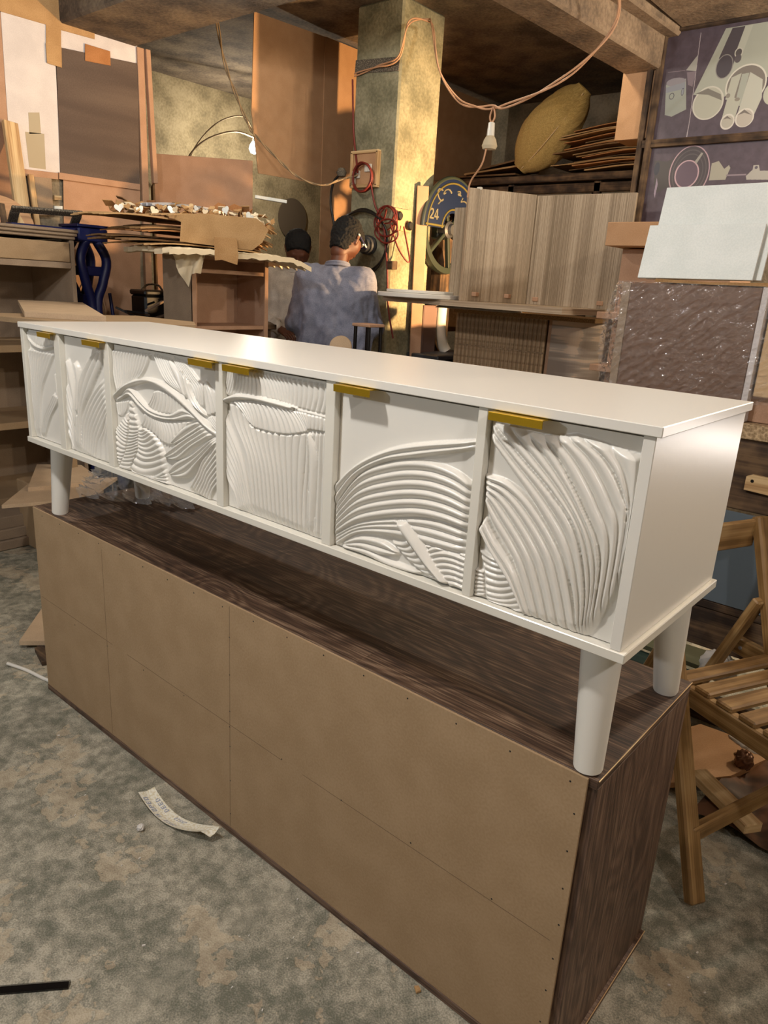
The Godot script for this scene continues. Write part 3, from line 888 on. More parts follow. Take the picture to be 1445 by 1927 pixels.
func pile_and_unit() -> void:
	mat("dirty_foam", Color(0.86, 0.8, 0.68), 0.7)
	mat("foil", Color(0.62, 0.63, 0.66), 0.35, null, 1.0, 0.6)
	# the shelf unit
	var u := thing("shelf_unit", "upright orange-brown board unit open to the right under the cardboard heap", "cabinet", Vector3(-1.33, 0, -1.68))
	obj("side_panel", MB.new().box(Vector3(0, 0.738, 0.247), Vector3(0.26, 1.476, 0.018), 0.001), "mdf_grey", u)
	obj("side_panel", MB.new().box(Vector3(0, 0.738, -0.247), Vector3(0.26, 1.476, 0.018), 0.001), "mdf_red", u)
	obj("back_panel", MB.new().box(Vector3(-0.127, 0.738, 0), Vector3(0.006, 1.476, 0.476), 0.0), "mdf_red", u)
	for y in [1.466, 1.395, 1.105, 0.7, 0.3]:
		obj("shelf", MB.new().box(Vector3(0.0 if y < 1.39 or y > 1.4 else 0.118, y, 0), Vector3(0.25 if y < 1.39 or y > 1.4 else 0.018, 0.02, 0.476), 0.001), "mdf_red", u)
	obj("front_stile", MB.new().box(Vector3(0.127, 0.738, 0.243), Vector3(0.012, 1.476, 0.026), 0.001), "mdf_red", u)
	obj("front_stile", MB.new().box(Vector3(0.127, 0.738, -0.243), Vector3(0.012, 1.476, 0.026), 0.001), "mdf_red", u)
	# the heap of cardboard: wavy sheets, each on the one below
	var r := RandomNumberGenerator.new()
	r.seed = 5
	var sheets := [
		["foam_sheet", 0.5, 0.8, 0.024, 1.48, 0.025, "dirty_foam", "crumpled dirty white foam sheet at the bottom of the cardboard heap", Vector2(-1.22, -1.62), 38.0],
		["cardboard_sheet", 0.52, 0.74, 0.006, 1.517, 0.02, "cardboard", "flat cardboard sheet on the foam of the heap", Vector2(-1.35, -1.55), 40.0],
		["cardboard_sheet", 0.4, 0.8, 0.006, 1.548, 0.025, "cardboard_dark", "dark bent cardboard sheet low in the heap", Vector2(-1.42, -1.5), 32.0],
		["cardboard_sheet", 0.45, 0.7, 0.006, 1.577, 0.02, "cardboard_red", "reddish cardboard sheet halfway up the heap", Vector2(-1.38, -1.52), 45.0],
		["cardboard_sheet", 0.4, 0.66, 0.006, 1.604, 0.025, "cardboard_dark", "dark cardboard sheet under the split carton", Vector2(-1.36, -1.58), 30.0],
		["cardboard_sheet", 0.46, 0.86, 0.007, 1.637, 0.03, "cardboard", "long cardboard sheet whose tip juts out left of the heap", Vector2(-1.4, -1.46), 36.0],
		["cardboard_sheet", 0.38, 0.6, 0.006, 1.663, 0.015, "cardboard", "topmost flat cardboard sheet under the cut scraps", Vector2(-1.3, -1.6), 42.0],
		["cardboard_sheet", 0.42, 0.78, 0.009, 1.533, 0.025, "cardboard_dark", "very dark thick cardboard sheet second from the bottom of the heap", Vector2(-1.4, -1.5), 41.0],
		["cardboard_sheet", 0.4, 0.72, 0.009, 1.591, 0.02, "kraft", "greyish brown cardboard sheet in the upper middle of the heap", Vector2(-1.38, -1.56), 37.0],
		["foil_bundle", 0.12, 0.5, 0.014, 1.715, 0.02, "foil", "shiny grey foil bundle on top of the heap", Vector2(-1.46, -1.6), 44.0]]
	var crinkle := FastNoiseLite.new()
	crinkle.frequency = 0.6
	for s in sheets:
		var nx := 26
		var nz := 36
		var p := PackedVector3Array()
		var q := PackedVector3Array()
		var ph := 2.0 + r.randf() * 0.5
		for iz in nz:
			for ix in nx:
				var a: float = (float(ix) / (nx - 1) - 0.5) * s[1]
				var b: float = (float(iz) / (nz - 1) - 0.5) * s[2] * (1.0 + 0.06 * sin(ix * 1.7 + ph))
				var y: float = s[5] * 0.5 * (sin(a * 9.0 + ph) * 0.5 + sin(b * 7.0 + ph * 2.0) * 0.6) - (0.05 if b < 0.0 else 0.02) * pow(absf(b) / s[2] * 2.0, 3.0) + (0.012 * crinkle.get_noise_2d(a * 30.0, b * 30.0) if s[0] == "foam_sheet" else 0.0)
				p.append(Vector3(a, y + s[3], b))
				q.append(Vector3(a, y, b))
		var mb := MB.new()
		mb.grid(p, nx, nz)
		mb.grid(q, nx, nz, null, true)
		for e in [[0, nx - 1, 1], [0, (nz - 1) * nx, nx], [nx - 1, nz * nx - 1, nx], [(nz - 1) * nx, nz * nx - 1, 1]]:
			for k in range(e[0], e[1], e[2]):
				var d: Vector3 = p[k + e[2]] - p[k]
				mb.flat([p[k], p[k + e[2]], q[k + e[2]], q[k]], d.cross(Vector3.UP).normalized() * (1.0 if d.cross(Vector3.UP).dot(p[k]) > 0 else -1.0), [Vector2(0, 0), Vector2(0.03, 0), Vector2(0.03, 0.006), Vector2(0, 0.006)])
		var o := solo(s[0], mb, s[6], s[7], "cardboard" if s[0] == "cardboard_sheet" else "packaging")
		o.position = Vector3(s[8].x, s[4], s[8].y)
		o.rotation_degrees.y = s[9] - 90.0 + 45.0
	# the split carton hanging over the front of the heap
	var ca := solo("split_carton", MB.new().prism([Vector2(-0.2, -0.06), Vector2(0.15, -0.08), Vector2(0.2, -0.04), Vector2(0.23, 0.02), Vector2(0.2, 0.05), Vector2(0.17, 0.07), Vector2(-0.1, 0.075), Vector2(-0.26, 0.055), Vector2(-0.19, 0.03)], 0.008, Transform3D(turned(48, 8), Vector3.ZERO)), "cardboard", "split brown carton side hanging down the front of the heap", "cardboard")
	ca.position = Vector3(-1.0, 1.585, -1.46)
	ca = solo("paper_flap", MB.new().prism([Vector2(-0.06, 0.05), Vector2(0.05, 0.05), Vector2(0.06, -0.03), Vector2(0.055, -0.075), Vector2(-0.02, -0.055), Vector2(-0.055, -0.06)], 0.003, Transform3D(turned(42, -6), Vector3.ZERO)), "kraft", "brown paper flap hanging below the split carton", "cardboard")
	ca.position = Vector3(-0.955, 1.505, -1.455)
	# a rag of foam film draped over the corner
	var rag := PackedVector3Array()
	for iv in 15:
		for iu in 13:
			var uu := iu / 12.0
			var v := iv / 14.0
			var low := 0.02 + 0.17 * v * maxf(0.0, 1.0 - absf(uu - 0.42) * 2.3) + 0.06 * v * maxf(0.0, 1.0 - absf(uu - 0.75) * 7.0)
			rag.append(Vector3(-1.2, 1.5 - low, -1.3).lerp(Vector3(-1.02, 1.5 - low, -1.4), uu) + Vector3(0.01, 0, 0.014) * sin(uu * 17.0 + v * 4.0) * (0.4 + v))
	solo("foam_rag", MB.new().grid(rag, 13, 15), "dirty_foam", "ragged sheet of dirty foam film draped over the corner of the shelf unit", "packaging")
	# cut scraps strewn over the heap, sloping down to its far end
	for k in 150:
		var u1 := r.randf()
		var v1 := r.randf() - 0.5
		var at := Vector3(-1.66, 1.672, -1.26).lerp(Vector3(-1.08, 1.672 - 0.05 * maxf(0.0, u1 - 0.8) * 5.0, -1.86), u1) + Vector3(0.2 * v1, 0.07 * (1.0 - absf(v1) * 1.6) * r.randf(), 0.16 * v1)
		var sz := r.randf_range(0.018, 0.042)
		var heart := k % 7 == 0
		if heart:
			u1 = (k / 7) / 21.0
			at = Vector3(-1.5, 1.672, -1.2).lerp(Vector3(-1.02, 1.678, -1.7), u1) + Vector3(0.03 * r.randf(), 0.026 * r.randf() - 0.006, 0.03 * r.randf())
			sz = r.randf_range(0.015, 0.026)
		var poly := []
		if heart:
			for a in 20:
				var t := TAU * a / 20
				poly.append(Vector2(16 * pow(sin(t), 3), 13 * cos(t) - 5 * cos(2 * t) - 2 * cos(3 * t) - cos(4 * t)) * sz / 17.0)
		else:
			poly = [Vector2(-sz, -sz * 0.4), Vector2(sz * r.randf_range(0.4, 1.0), -sz * 0.5), Vector2(sz, sz * r.randf_range(0.1, 0.5)), Vector2(-sz * 0.2, sz * 0.5)]
		var m: String = ["foam_white", "raw_wood", "kraft", "dirty_foam"][(k * 3 / 7) % 4] if heart else ["cardboard", "kraft", "cardboard_dark", "cardboard_red", "dirty_foam"][k % 5]
		var place: String = ["near end", "middle", "far end"][int(minf(u1, 0.99) * 3.0)]
		var sc := solo("heart_cutout" if heart else "scrap", MB.new().prism(poly, 0.004), m, ("%s heart-shaped cut-out on the front edge at the %s of the cardboard heap" % [["white", "pale wood", "tan", "cream"][(k * 3 / 7) % 4], place] if heart else "small %s scrap on the %s of the cardboard heap" % [["tan", "brown", "dark brown", "reddish", "dirty white"][k % 5], place]), "scrap", ("heart cut-outs on the heap" if heart else "cardboard scraps on the heap"))
		sc.position = at
		sc.rotation = Vector3(r.randf_range(-1.2, 0.3), 0.7 + r.randf_range(-0.7, 0.7), r.randf_range(-0.9, 0.9)) if heart else Vector3(r.randf_range(-1.4, 1.4), r.randf_range(-3.0, 3.0), r.randf_range(-0.6, 0.6))
	# dark tools and clutter on the floor behind
	var tb := thing("tool_box", "dark metal tool box in the clutter left of the shelf unit", "box", Vector3(-1.95, 0, -1.62))
	obj("stand", MB.new().box(Vector3(0, 0.52, 0), Vector3(0.3, 1.04, 0.35), 0.01), "old_wood", tb)
	obj("body", MB.new().box(Vector3(0, 1.14, -0.05), Vector3(0.16, 0.2, 0.2), 0.012), "black", tb)
	obj("lid", MB.new().box(Vector3(0, 1.255, -0.05), Vector3(0.17, 0.03, 0.21), 0.008), "black", tb)
	obj("handle", MB.new().tube(curve([Vector3(0, 1.27, -0.12), Vector3(0, 1.3, -0.09), Vector3(0, 1.3, -0.02), Vector3(0, 1.27, 0.02)], 12), 0.006, 6), "grey_weave", tb)
	for k in 9:
		var a := Vector3(-1.85 + 0.14 * r.randf(), 1.06 + 0.012 * k, -1.5 - 0.2 * r.randf())
		solo("clutter_stick", MB.new().bar(a, a + Vector3(r.randf_range(-0.1, 0.1), r.randf_range(0.0, 0.06), r.randf_range(-0.15, 0.15)), 0.02, 0.012, 0.001), ["old_wood", "black", "mdf_grey"][k % 3], ["weathered wood", "black", "grey-brown"][k % 3] + " short offcut in the dark clutter beside the tool box", "offcut", "offcuts in the dark clutter")


func far_room() -> void:
	# the orange board screen beside the pillar
	var sc := thing("board_screen", "large orange-brown board screen hung from ceiling to head height by the pillar", "board", Vector3(-2.0, 2.0, -3.2))
	var mk := func(poly: Array, x: float) -> MB:
		return MB.new().prism(poly, 0.006, Transform3D(Basis(Vector3(0, 0, 1), Vector3.UP, Vector3(1, 0, 0)), Vector3(x, -2.0, 3.2)))
	obj("panel", mk.call([Vector2(-2.49, 2.96), Vector2(-2.47, 2.4), Vector2(-2.53, 2.04), Vector2(-2.85, 2.045), Vector2(-3.12, 2.05), Vector2(-3.13, 2.98)], 0.0), "mdf_orange", sc)
	obj("panel", mk.call([Vector2(-3.11, 2.98), Vector2(-3.11, 1.0), Vector2(-3.9, 1.0), Vector2(-3.9, 2.98)], 0.007), "mdf_orange", sc)
	obj("panel", mk.call([Vector2(-3.88, 2.98), Vector2(-3.88, 1.0), Vector2(-5.3, 1.0), Vector2(-5.3, 2.98)], 0.0), "mdf_orange", sc)
	# the lit bulb and its wires
	var b := thing("lit_bulb", "glaring white bulb at the edge of the orange screen", "lamp", Vector3(-3.35, 2.45, -3.62))
	mat("glow_cold", Color(0.9, 0.97, 1.0), 0.5)
	var g: StandardMaterial3D = mats["glow_cold"]
	g.emission_enabled = true
	g.emission = Color(0.9, 0.97, 1.0)
	g.emission_energy_multiplier = 12.0
	obj("globe", MB.new().lathe([Vector2(0, -0.045), Vector2(0.03, -0.035), Vector2(0.045, 0), Vector2(0.036, 0.028), Vector2(0.018, 0.055), Vector2(0, 0.055)], Transform3D(), 18), "glow_cold", b)
	obj("holder", MB.new().lathe([Vector2(0, 0.055), Vector2(0.017, 0.055), Vector2(0.015, 0.09), Vector2(0, 0.095)], Transform3D(), 12), "white_paint", b)
	var l := OmniLight3D.new()
	l.name = "light"
	l.light_color = Color(1.0, 0.95, 0.86)
	l.light_energy = 1.05
	l.light_size = 0.035
	l.omni_range = 15.0
	l.omni_attenuation = 2.0
	l.shadow_enabled = true
	b.add_child(l)
	mat("wire_pale", Color(0.55, 0.47, 0.36), 0.7)
	mat("wire_red", Color(0.42, 0.13, 0.1), 0.5)
	mat("wire_pink", Color(0.72, 0.55, 0.42), 0.6)
	var w := [Vector3(-2.15, 2.99, -2.3), Vector3(-2.11, 2.68, -2.341), Vector3(-2.0, 2.45, -2.36), Vector3(-1.887, 2.277, -2.368), Vector3(-1.833, 2.216, -2.388), Vector3(-1.7, 2.09, -2.45), Vector3(-1.588, 2.0, -2.506), Vector3(-1.458, 1.955, -2.591), Vector3(-1.4, 2.0, -2.7), Vector3(-1.36, 2.05, -2.845)]
	var cb := MB.new()
	var cu := curve(w, 120)
	for s in [0.0, PI]:
		var tw := []
		for k in cu.size():
			tw.append(cu[k] + Vector3(cos(k * 0.35 + s), 0, sin(k * 0.35 + s)) * 0.007)
		cb.tube(tw, 0.005, 6)
	solo("twisted_wire", cb, "wire_pale", "twisted pale wire drooping from ceiling past the lit bulb to the pillar", "wire")
	cb = MB.new()
	cb.tube(curve([Vector3(-3.35, 2.54, -3.62), Vector3(-3.4, 2.56, -3.45), Vector3(-3.5, 2.48, -3.25), Vector3(-3.62, 2.35, -3.15), Vector3(-3.8, 2.2, -3.2), Vector3(-4.0, 1.95, -3.3)], 20), 0.008, 6)
	cb.tube(curve([Vector3(-3.33, 2.55, -3.62), Vector3(-3.35, 2.68, -3.5), Vector3(-3.45, 2.6, -3.3), Vector3(-3.6, 2.4, -3.18), Vector3(-3.8, 2.2, -3.22)], 20), 0.006, 6)
	solo("bulb_wire", cb, "wire_pale", "pale wires running from the lit bulb down behind the partition board", "wire")
	mat("disc_brown", Color(0.36, 0.31, 0.25), 0.9)
	# a grey disc against the far wall, a lit shelf batten, and the boards below
	solo("grey_disc", MB.new().lathe([Vector2(0, 0.0), Vector2(0.195, 0.0), Vector2(0.2, 0.01), Vector2(0, 0.012)], Transform3D(turned(0, 0, -90), Vector3.ZERO), 40), "disc_brown", "round grey-brown disc on the yellow wall behind the second man", "disc").position = Vector3(-3.985, 1.99, -4.66)
	solo("lit_batten", MB.new().bar(Vector3(-1.935, 1.885, -2.452), Vector3(-1.8, 1.868, -2.61), 0.04, 0.02, 0.002), "foam_white", "short white batten glowing below the lit bulb", "batten")
	solo("lean_board", MB.new().bar(Vector3(-3.0, 0.9, -4.1), Vector3(-2.45, 0.9, -4.75), 0.012, 1.95, 0.002), "mdf_grey", "grey-brown board standing behind the second man", "board")
	solo("lean_batten", MB.new().bar(Vector3(-2.45, 0.0, -3.45), Vector3(-2.06, 1.78, -3.75), 0.03, 0.02, 0.002), "mdf_red", "brown batten leaning beside the second man's head", "batten")
	for k in 4:
		solo("stacked_plank", MB.new().bar(Vector3(-3.1, 1.1 + k * 0.032, -3.25), Vector3(-2.25, 1.1 + k * 0.032 + 0.006 * (k % 2), -3.45), 0.16 + 0.02 * (k % 2), 0.026, 0.002), ["mdf_pale", "old_wood", "mdf_pale", "board_white"][k], ["lowest plank, pale, stacked behind the second man", "dark second plank of the stack behind the second man", "pale third plank of the stack behind the second man", "white top plank of the stack behind the second man"][k], "plank")
	solo("plank_trestle", MB.new().box(Vector3(-2.7, 0.54, -3.35), Vector3(0.7, 1.08, 0.12), 0.01), "old_wood", "dark trestle under the planks behind the second man", "trestle")
	# stools by the man
	mat("grey_cloth", Color(0.42, 0.38, 0.33), 0.95)
	var st := thing("cushioned_stool", "old wooden stool with a grey cloth bundle left of the man in blue", "stool", Vector3(-1.6, 0, -2.06))
	for a in [[-0.14, -0.12], [0.14, -0.12], [-0.14, 0.12], [0.14, 0.12]]:
		obj("leg", MB.new().bar(Vector3(a[0], 0, a[1]), Vector3(a[0] * 0.9, 1.08, a[1] * 0.9), 0.035, 0.035, 0.003), "old_wood", st)
	obj("seat", MB.new().box(Vector3(0, 1.09, 0), Vector3(0.34, 0.03, 0.3), 0.004), "old_wood", st)
	obj("rail", MB.new().box(Vector3(0, 1.0, 0.11), Vector3(0.28, 0.05, 0.02), 0.002), "old_wood", st)
	var cl := MB.new()
	var gp := PackedVector3Array()
	for a in 17:
		for c in 17:
			var u1 := (c / 16.0 - 0.5) * 2.0
			var v1 := (a / 16.0 - 0.5) * 2.0
			var hh := maxf(0.0, 1.0 - pow(maxf(absf(u1), absf(v1)), 3.0))
			gp.append(Vector3(u1 * 0.16, 1.106 + hh * (0.05 + 0.012 * sin(u1 * 9 + v1 * 3) + 0.008 * sin(v1 * 11.0)), v1 * 0.14))
	cl.grid(gp, 17, 17)
	solo("cloth_bundle", cl, "grey_cloth", "rumpled grey cloth on the stool left of the man in blue", "cloth").position = Vector3(-1.6, 0, -2.06)
	st = thing("small_stool", "small bare wooden stool right of the man in blue", "stool", Vector3(-0.66, 0, -2.2))
	for a in [[-0.055, -0.055], [0.055, -0.055], [-0.055, 0.055], [0.055, 0.055]]:
		obj("leg", MB.new().bar(Vector3(a[0], 0, a[1]), Vector3(a[0] * 0.9, 1.153, a[1] * 0.9), 0.016, 0.016, 0.002), "black", st)
	obj("seat", MB.new().box(Vector3(0, 1.16, 0), Vector3(0.13, 0.016, 0.13), 0.003), "mdf_red", st)
	var rb := []
	for a in 25:
		rb.append(Vector2(cos(PI * a / 24) * 0.06, 1.04 + sin(PI * a / 24) * 0.06))
	rb.append(Vector2(-0.06, 0.0))
	rb.append(Vector2(0.06, 0.0))
	solo("round_top_board", MB.new().prism(rb, 0.03, Transform3D(turned(35), Vector3.ZERO)), "mdf_pale", "pale board with a rounded top edge before the man in blue", "board").position = Vector3(-0.72, 0, -2.05)
	pillar_things()


func ring(mb: MB, c: Vector3, rx: float, ry: float, r: float, wob := 0.0, phase := 0.0, turns := 1.0) -> void:
	var pts := []
	var n := int(40 * turns)
	for k in n + 1:
		var a := TAU * k / 40.0 + phase
		pts.append(c + Vector3(cos(a) * rx * (1.0 + wob * sin(a * 3.0 + phase)), sin(a) * ry, 0.008 * sin(a * 2.0 + phase)))
	mb.tube(pts, r, 7)


func pillar_things() -> void:
	var z := -2.85
	solo("metal_strap", MB.new().box(Vector3(-1.265, 2.655, z + 0.006), Vector3(0.36, 0.075, 0.006), 0.001, turned(0, 0, -4)), "grey_weave", "dark metal strap across the front of the pillar", "strap")
	var sw := thing("switch_board", "wooden framed board with white switches high on the pillar", "switchboard", Vector3(-1.315, 2.075, z))
	obj("board", MB.new().box(Vector3(0, 0, 0.01), Vector3(0.2, 0.2, 0.018), 0.001), "mdf_orange", sw)
	for a in [[0, 0.1, 0.23, 0.018], [0, -0.1, 0.23, 0.018], [-0.108, 0, 0.018, 0.2], [0.108, 0, 0.018, 0.2]]:
		obj("frame", MB.new().box(Vector3(a[0], a[1], 0.018), Vector3(a[2], a[3], 0.034), 0.002), "raw_wood", sw)
	for a in [[-0.085, -0.03], [-0.05, -0.03], [0.02, 0.005], [0.05, 0.005], [-0.085, -0.065]]:
		obj("switch", MB.new().box(Vector3(a[0], a[1], 0.026), Vector3(0.028, 0.045, 0.014), 0.003), "white_paint", sw)
	var mb := MB.new()
	for k in 5:
		ring(mb, Vector3(-1.3 + 0.003 * k, 2.02, z + 0.05 + 0.007 * k), 0.082 - 0.003 * (k % 3), 0.085 - 0.004 * (k % 2), 0.005, 0.02, k * 1.3)
	solo("cable_coil", mb, "wire_red", "coil of dark red cable hung on the switch board", "cable")
	mb = MB.new()
	for k in 4:
		ring(mb, Vector3(-1.315 + 0.008 * k, 1.635, z + 0.025 + 0.012 * k), 0.22 + 0.005 * k, 0.205 - 0.006 * k, 0.006, 0.02, k * 1.7)
	solo("hose_coil", mb, "black", "large loop of black hose hanging on the pillar face", "hose")
	var mo := thing("fan_motor", "grey finned motor with a round hub fixed to the pillar", "motor", Vector3(-1.25, 1.62, z))
	mat("grey_metal", Color(0.28, 0.29, 0.31), 0.5, null, 1.0, 0.4)
	obj("body", MB.new().lathe([Vector2(0, 0), Vector2(0.055, 0), Vector2(0.06, 0.02), Vector2(0.055, 0.03), Vector2(0.06, 0.04), Vector2(0.055, 0.05), Vector2(0.058, 0.06), Vector2(0.045, 0.08), Vector2(0, 0.085)], Transform3D(turned(0, 90), Vector3.ZERO), 28), "grey_metal", mo)
	obj("hub", MB.new().lathe([Vector2(0, 0.08), Vector2(0.022, 0.08), Vector2(0.02, 0.105), Vector2(0.008, 0.105), Vector2(0.006, 0.095), Vector2(0, 0.095)], Transform3D(turned(0, 90), Vector3.ZERO), 20), "foil", mo)
	mb = MB.new()
	mb.tube(curve([Vector3(-1.46, 2.6, z + 0.012), Vector3(-1.43, 2.3, z + 0.015), Vector3(-1.38, 2.12, z + 0.03), Vector3(-1.34, 2.05, z + 0.06)], 24), 0.006, 6)
	mb.tube(curve([Vector3(-1.23, 1.98, z + 0.05), Vector3(-1.2, 1.85, z + 0.03), Vector3(-1.13, 1.78, z + 0.03), Vector3(-1.09, 1.83, z + 0.05)], 24), 0.006, 6)
	solo("pillar_wire", mb, "wire_red", "thin red wire down the pillar face to the switch board", "wire")
	mb = MB.new()
	mb.tube(curve([Vector3(-1.47, 2.06, z + 0.06), Vector3(-1.54, 2.0, z + 0.07), Vector3(-1.57, 1.88, z + 0.06), Vector3(-1.55, 1.74, z + 0.04)], 20), 0.008, 6)
	solo("side_cable", mb, "black", "thick dark cable bowed out left of the pillar", "cable")
	mb = MB.new()
	mb.lathe([Vector2(0, -0.03), Vector2(0.026, -0.024), Vector2(0.034, 0), Vector2(0.02, 0.025), Vector2(0, 0.03)], Transform3D(), 14)
	solo("round_holder", mb, "grey_weave", "round dusty lamp holder at the left edge of the pillar", "lamp").position = Vector3(-1.49, 2.06, z + 0.05)
	# the socket board at the corner, its plugs and tangled cable
	var so := thing("socket_board", "orange board with two black sockets on the right pillar side", "socket", Vector3(-1.076, 1.78, -2.93))
	obj("board", MB.new().box(Vector3(0.008, 0, 0), Vector3(0.016, 0.13, 0.16), 0.001), "mdf_orange", so)
	for a in [[0.02, 0.055], [-0.03, -0.055]]:
		obj("socket", MB.new().lathe([Vector2(0, 0), Vector2(0.026, 0), Vector2(0.028, 0.02), Vector2(0.02, 0.03), Vector2(0, 0.03)], Transform3D(turned(0, 0, -90), Vector3(0.016, a[0], a[1])), 18), "black", so)
	mb = MB.new()
	for k in 6:
		ring(mb, Vector3(-1.11 + 0.012 * k, 1.8 - 0.02 * k, z + 0.03 + 0.01 * k), 0.07 + 0.012 * (k % 3), 0.05 + 0.02 * (k % 4), 0.005, 0.15, k * 2.1)
	mb.tube(curve([Vector3(-1.1, 1.75, z + 0.06), Vector3(-1.06, 1.5, z + 0.05), Vector3(-1.04, 1.25, z + 0.04), Vector3(-1.0, 1.05, z + 0.02)], 24), 0.006, 6)
	mb.tube(curve([Vector3(-1.05, 1.76, z + 0.06), Vector3(-0.99, 1.6, z + 0.03), Vector3(-0.96, 1.53, -2.9), Vector3(-1.04, 1.74, -2.92)], 24), 0.005, 6)
	solo("tangled_cable", mb, "wire_red", "tangle of dark red cable beside the socket board", "cable")
	# the drooping flex with its unlit bulb
	var f := [Vector3(-1.44, 2.62, -2.83), Vector3(-1.25, 2.64, -2.82), Vector3(-1.06, 2.66, -2.8), Vector3(-0.98, 2.82, -2.78), Vector3(-0.94, 2.86, -2.9), Vector3(-0.86, 2.8, -2.85), Vector3(-0.6, 2.5, -2.6), Vector3(-0.3, 2.28, -2.38), Vector3(-0.08, 2.2, -2.25), Vector3(0.04, 2.18, -2.2), Vector3(0.12, 2.17, -2.17), Vector3(0.28, 2.22, -2.2), Vector3(0.42, 2.31, -2.25), Vector3(0.54, 2.45, -2.28), Vector3(0.56, 2.56, -2.2), Vector3(0.47, 2.63, -2.05)]
	mb = MB.new()
	var cu := curve(f, 150)
	for s in [0.0, PI]:
		var tw := []
		for k in cu.size():
			tw.append(cu[k] + Vector3(0.2, cos(k * 0.22 + s), sin(k * 0.22 + s)) * 0.007)
		mb.tube(tw, 0.0045, 6)
	solo("drooping_flex", mb, "wire_pink", "pinkish twisted flex drooping from pillar to beam", "wire")
	var bu := thing("unlit_bulb", "unlit reflector bulb hanging from the drooping flex", "lamp", Vector3(0.035, 2.04, -2.2))
	mb = MB.new()
	mb.tube(curve([Vector3(0, 0.07, 0), Vector3(-0.012, 0.1, 0), Vector3(0.0, 0.14, 0)], 8), 0.004, 6)
	mb.tube(curve([Vector3(0, 0.07, 0), Vector3(0.014, 0.1, 0), Vector3(0.004, 0.14, 0)], 8), 0.004, 6)
	mb.tube(curve([Vector3(0.0, -0.01, 0.02), Vector3(-0.02, -0.1, 0.02), Vector3(-0.09, -0.17, 0.0), Vector3(-0.1, -0.24, 0.0)], 14), 0.004, 6)
	obj("flex", mb, "wire_pink", bu)
	obj("holder", MB.new().lathe([Vector2(0, 0.02), Vector2(0.018, 0.02), Vector2(0.015, 0.075), Vector2(0, 0.08)], Transform3D(), 14), "white_paint", bu)
	mat("bulb_glass", Color(0.75, 0.7, 0.6), 0.15)
	obj("reflector", MB.new().lathe([Vector2(0, -0.04), Vector2(0.03, -0.036), Vector2(0.036, -0.022), Vector2(0.028, 0.005), Vector2(0.018, 0.02), Vector2(0, 0.02)], Transform3D(), 20), "bulb_glass", bu)

# ---------------------------------------------------------------- people

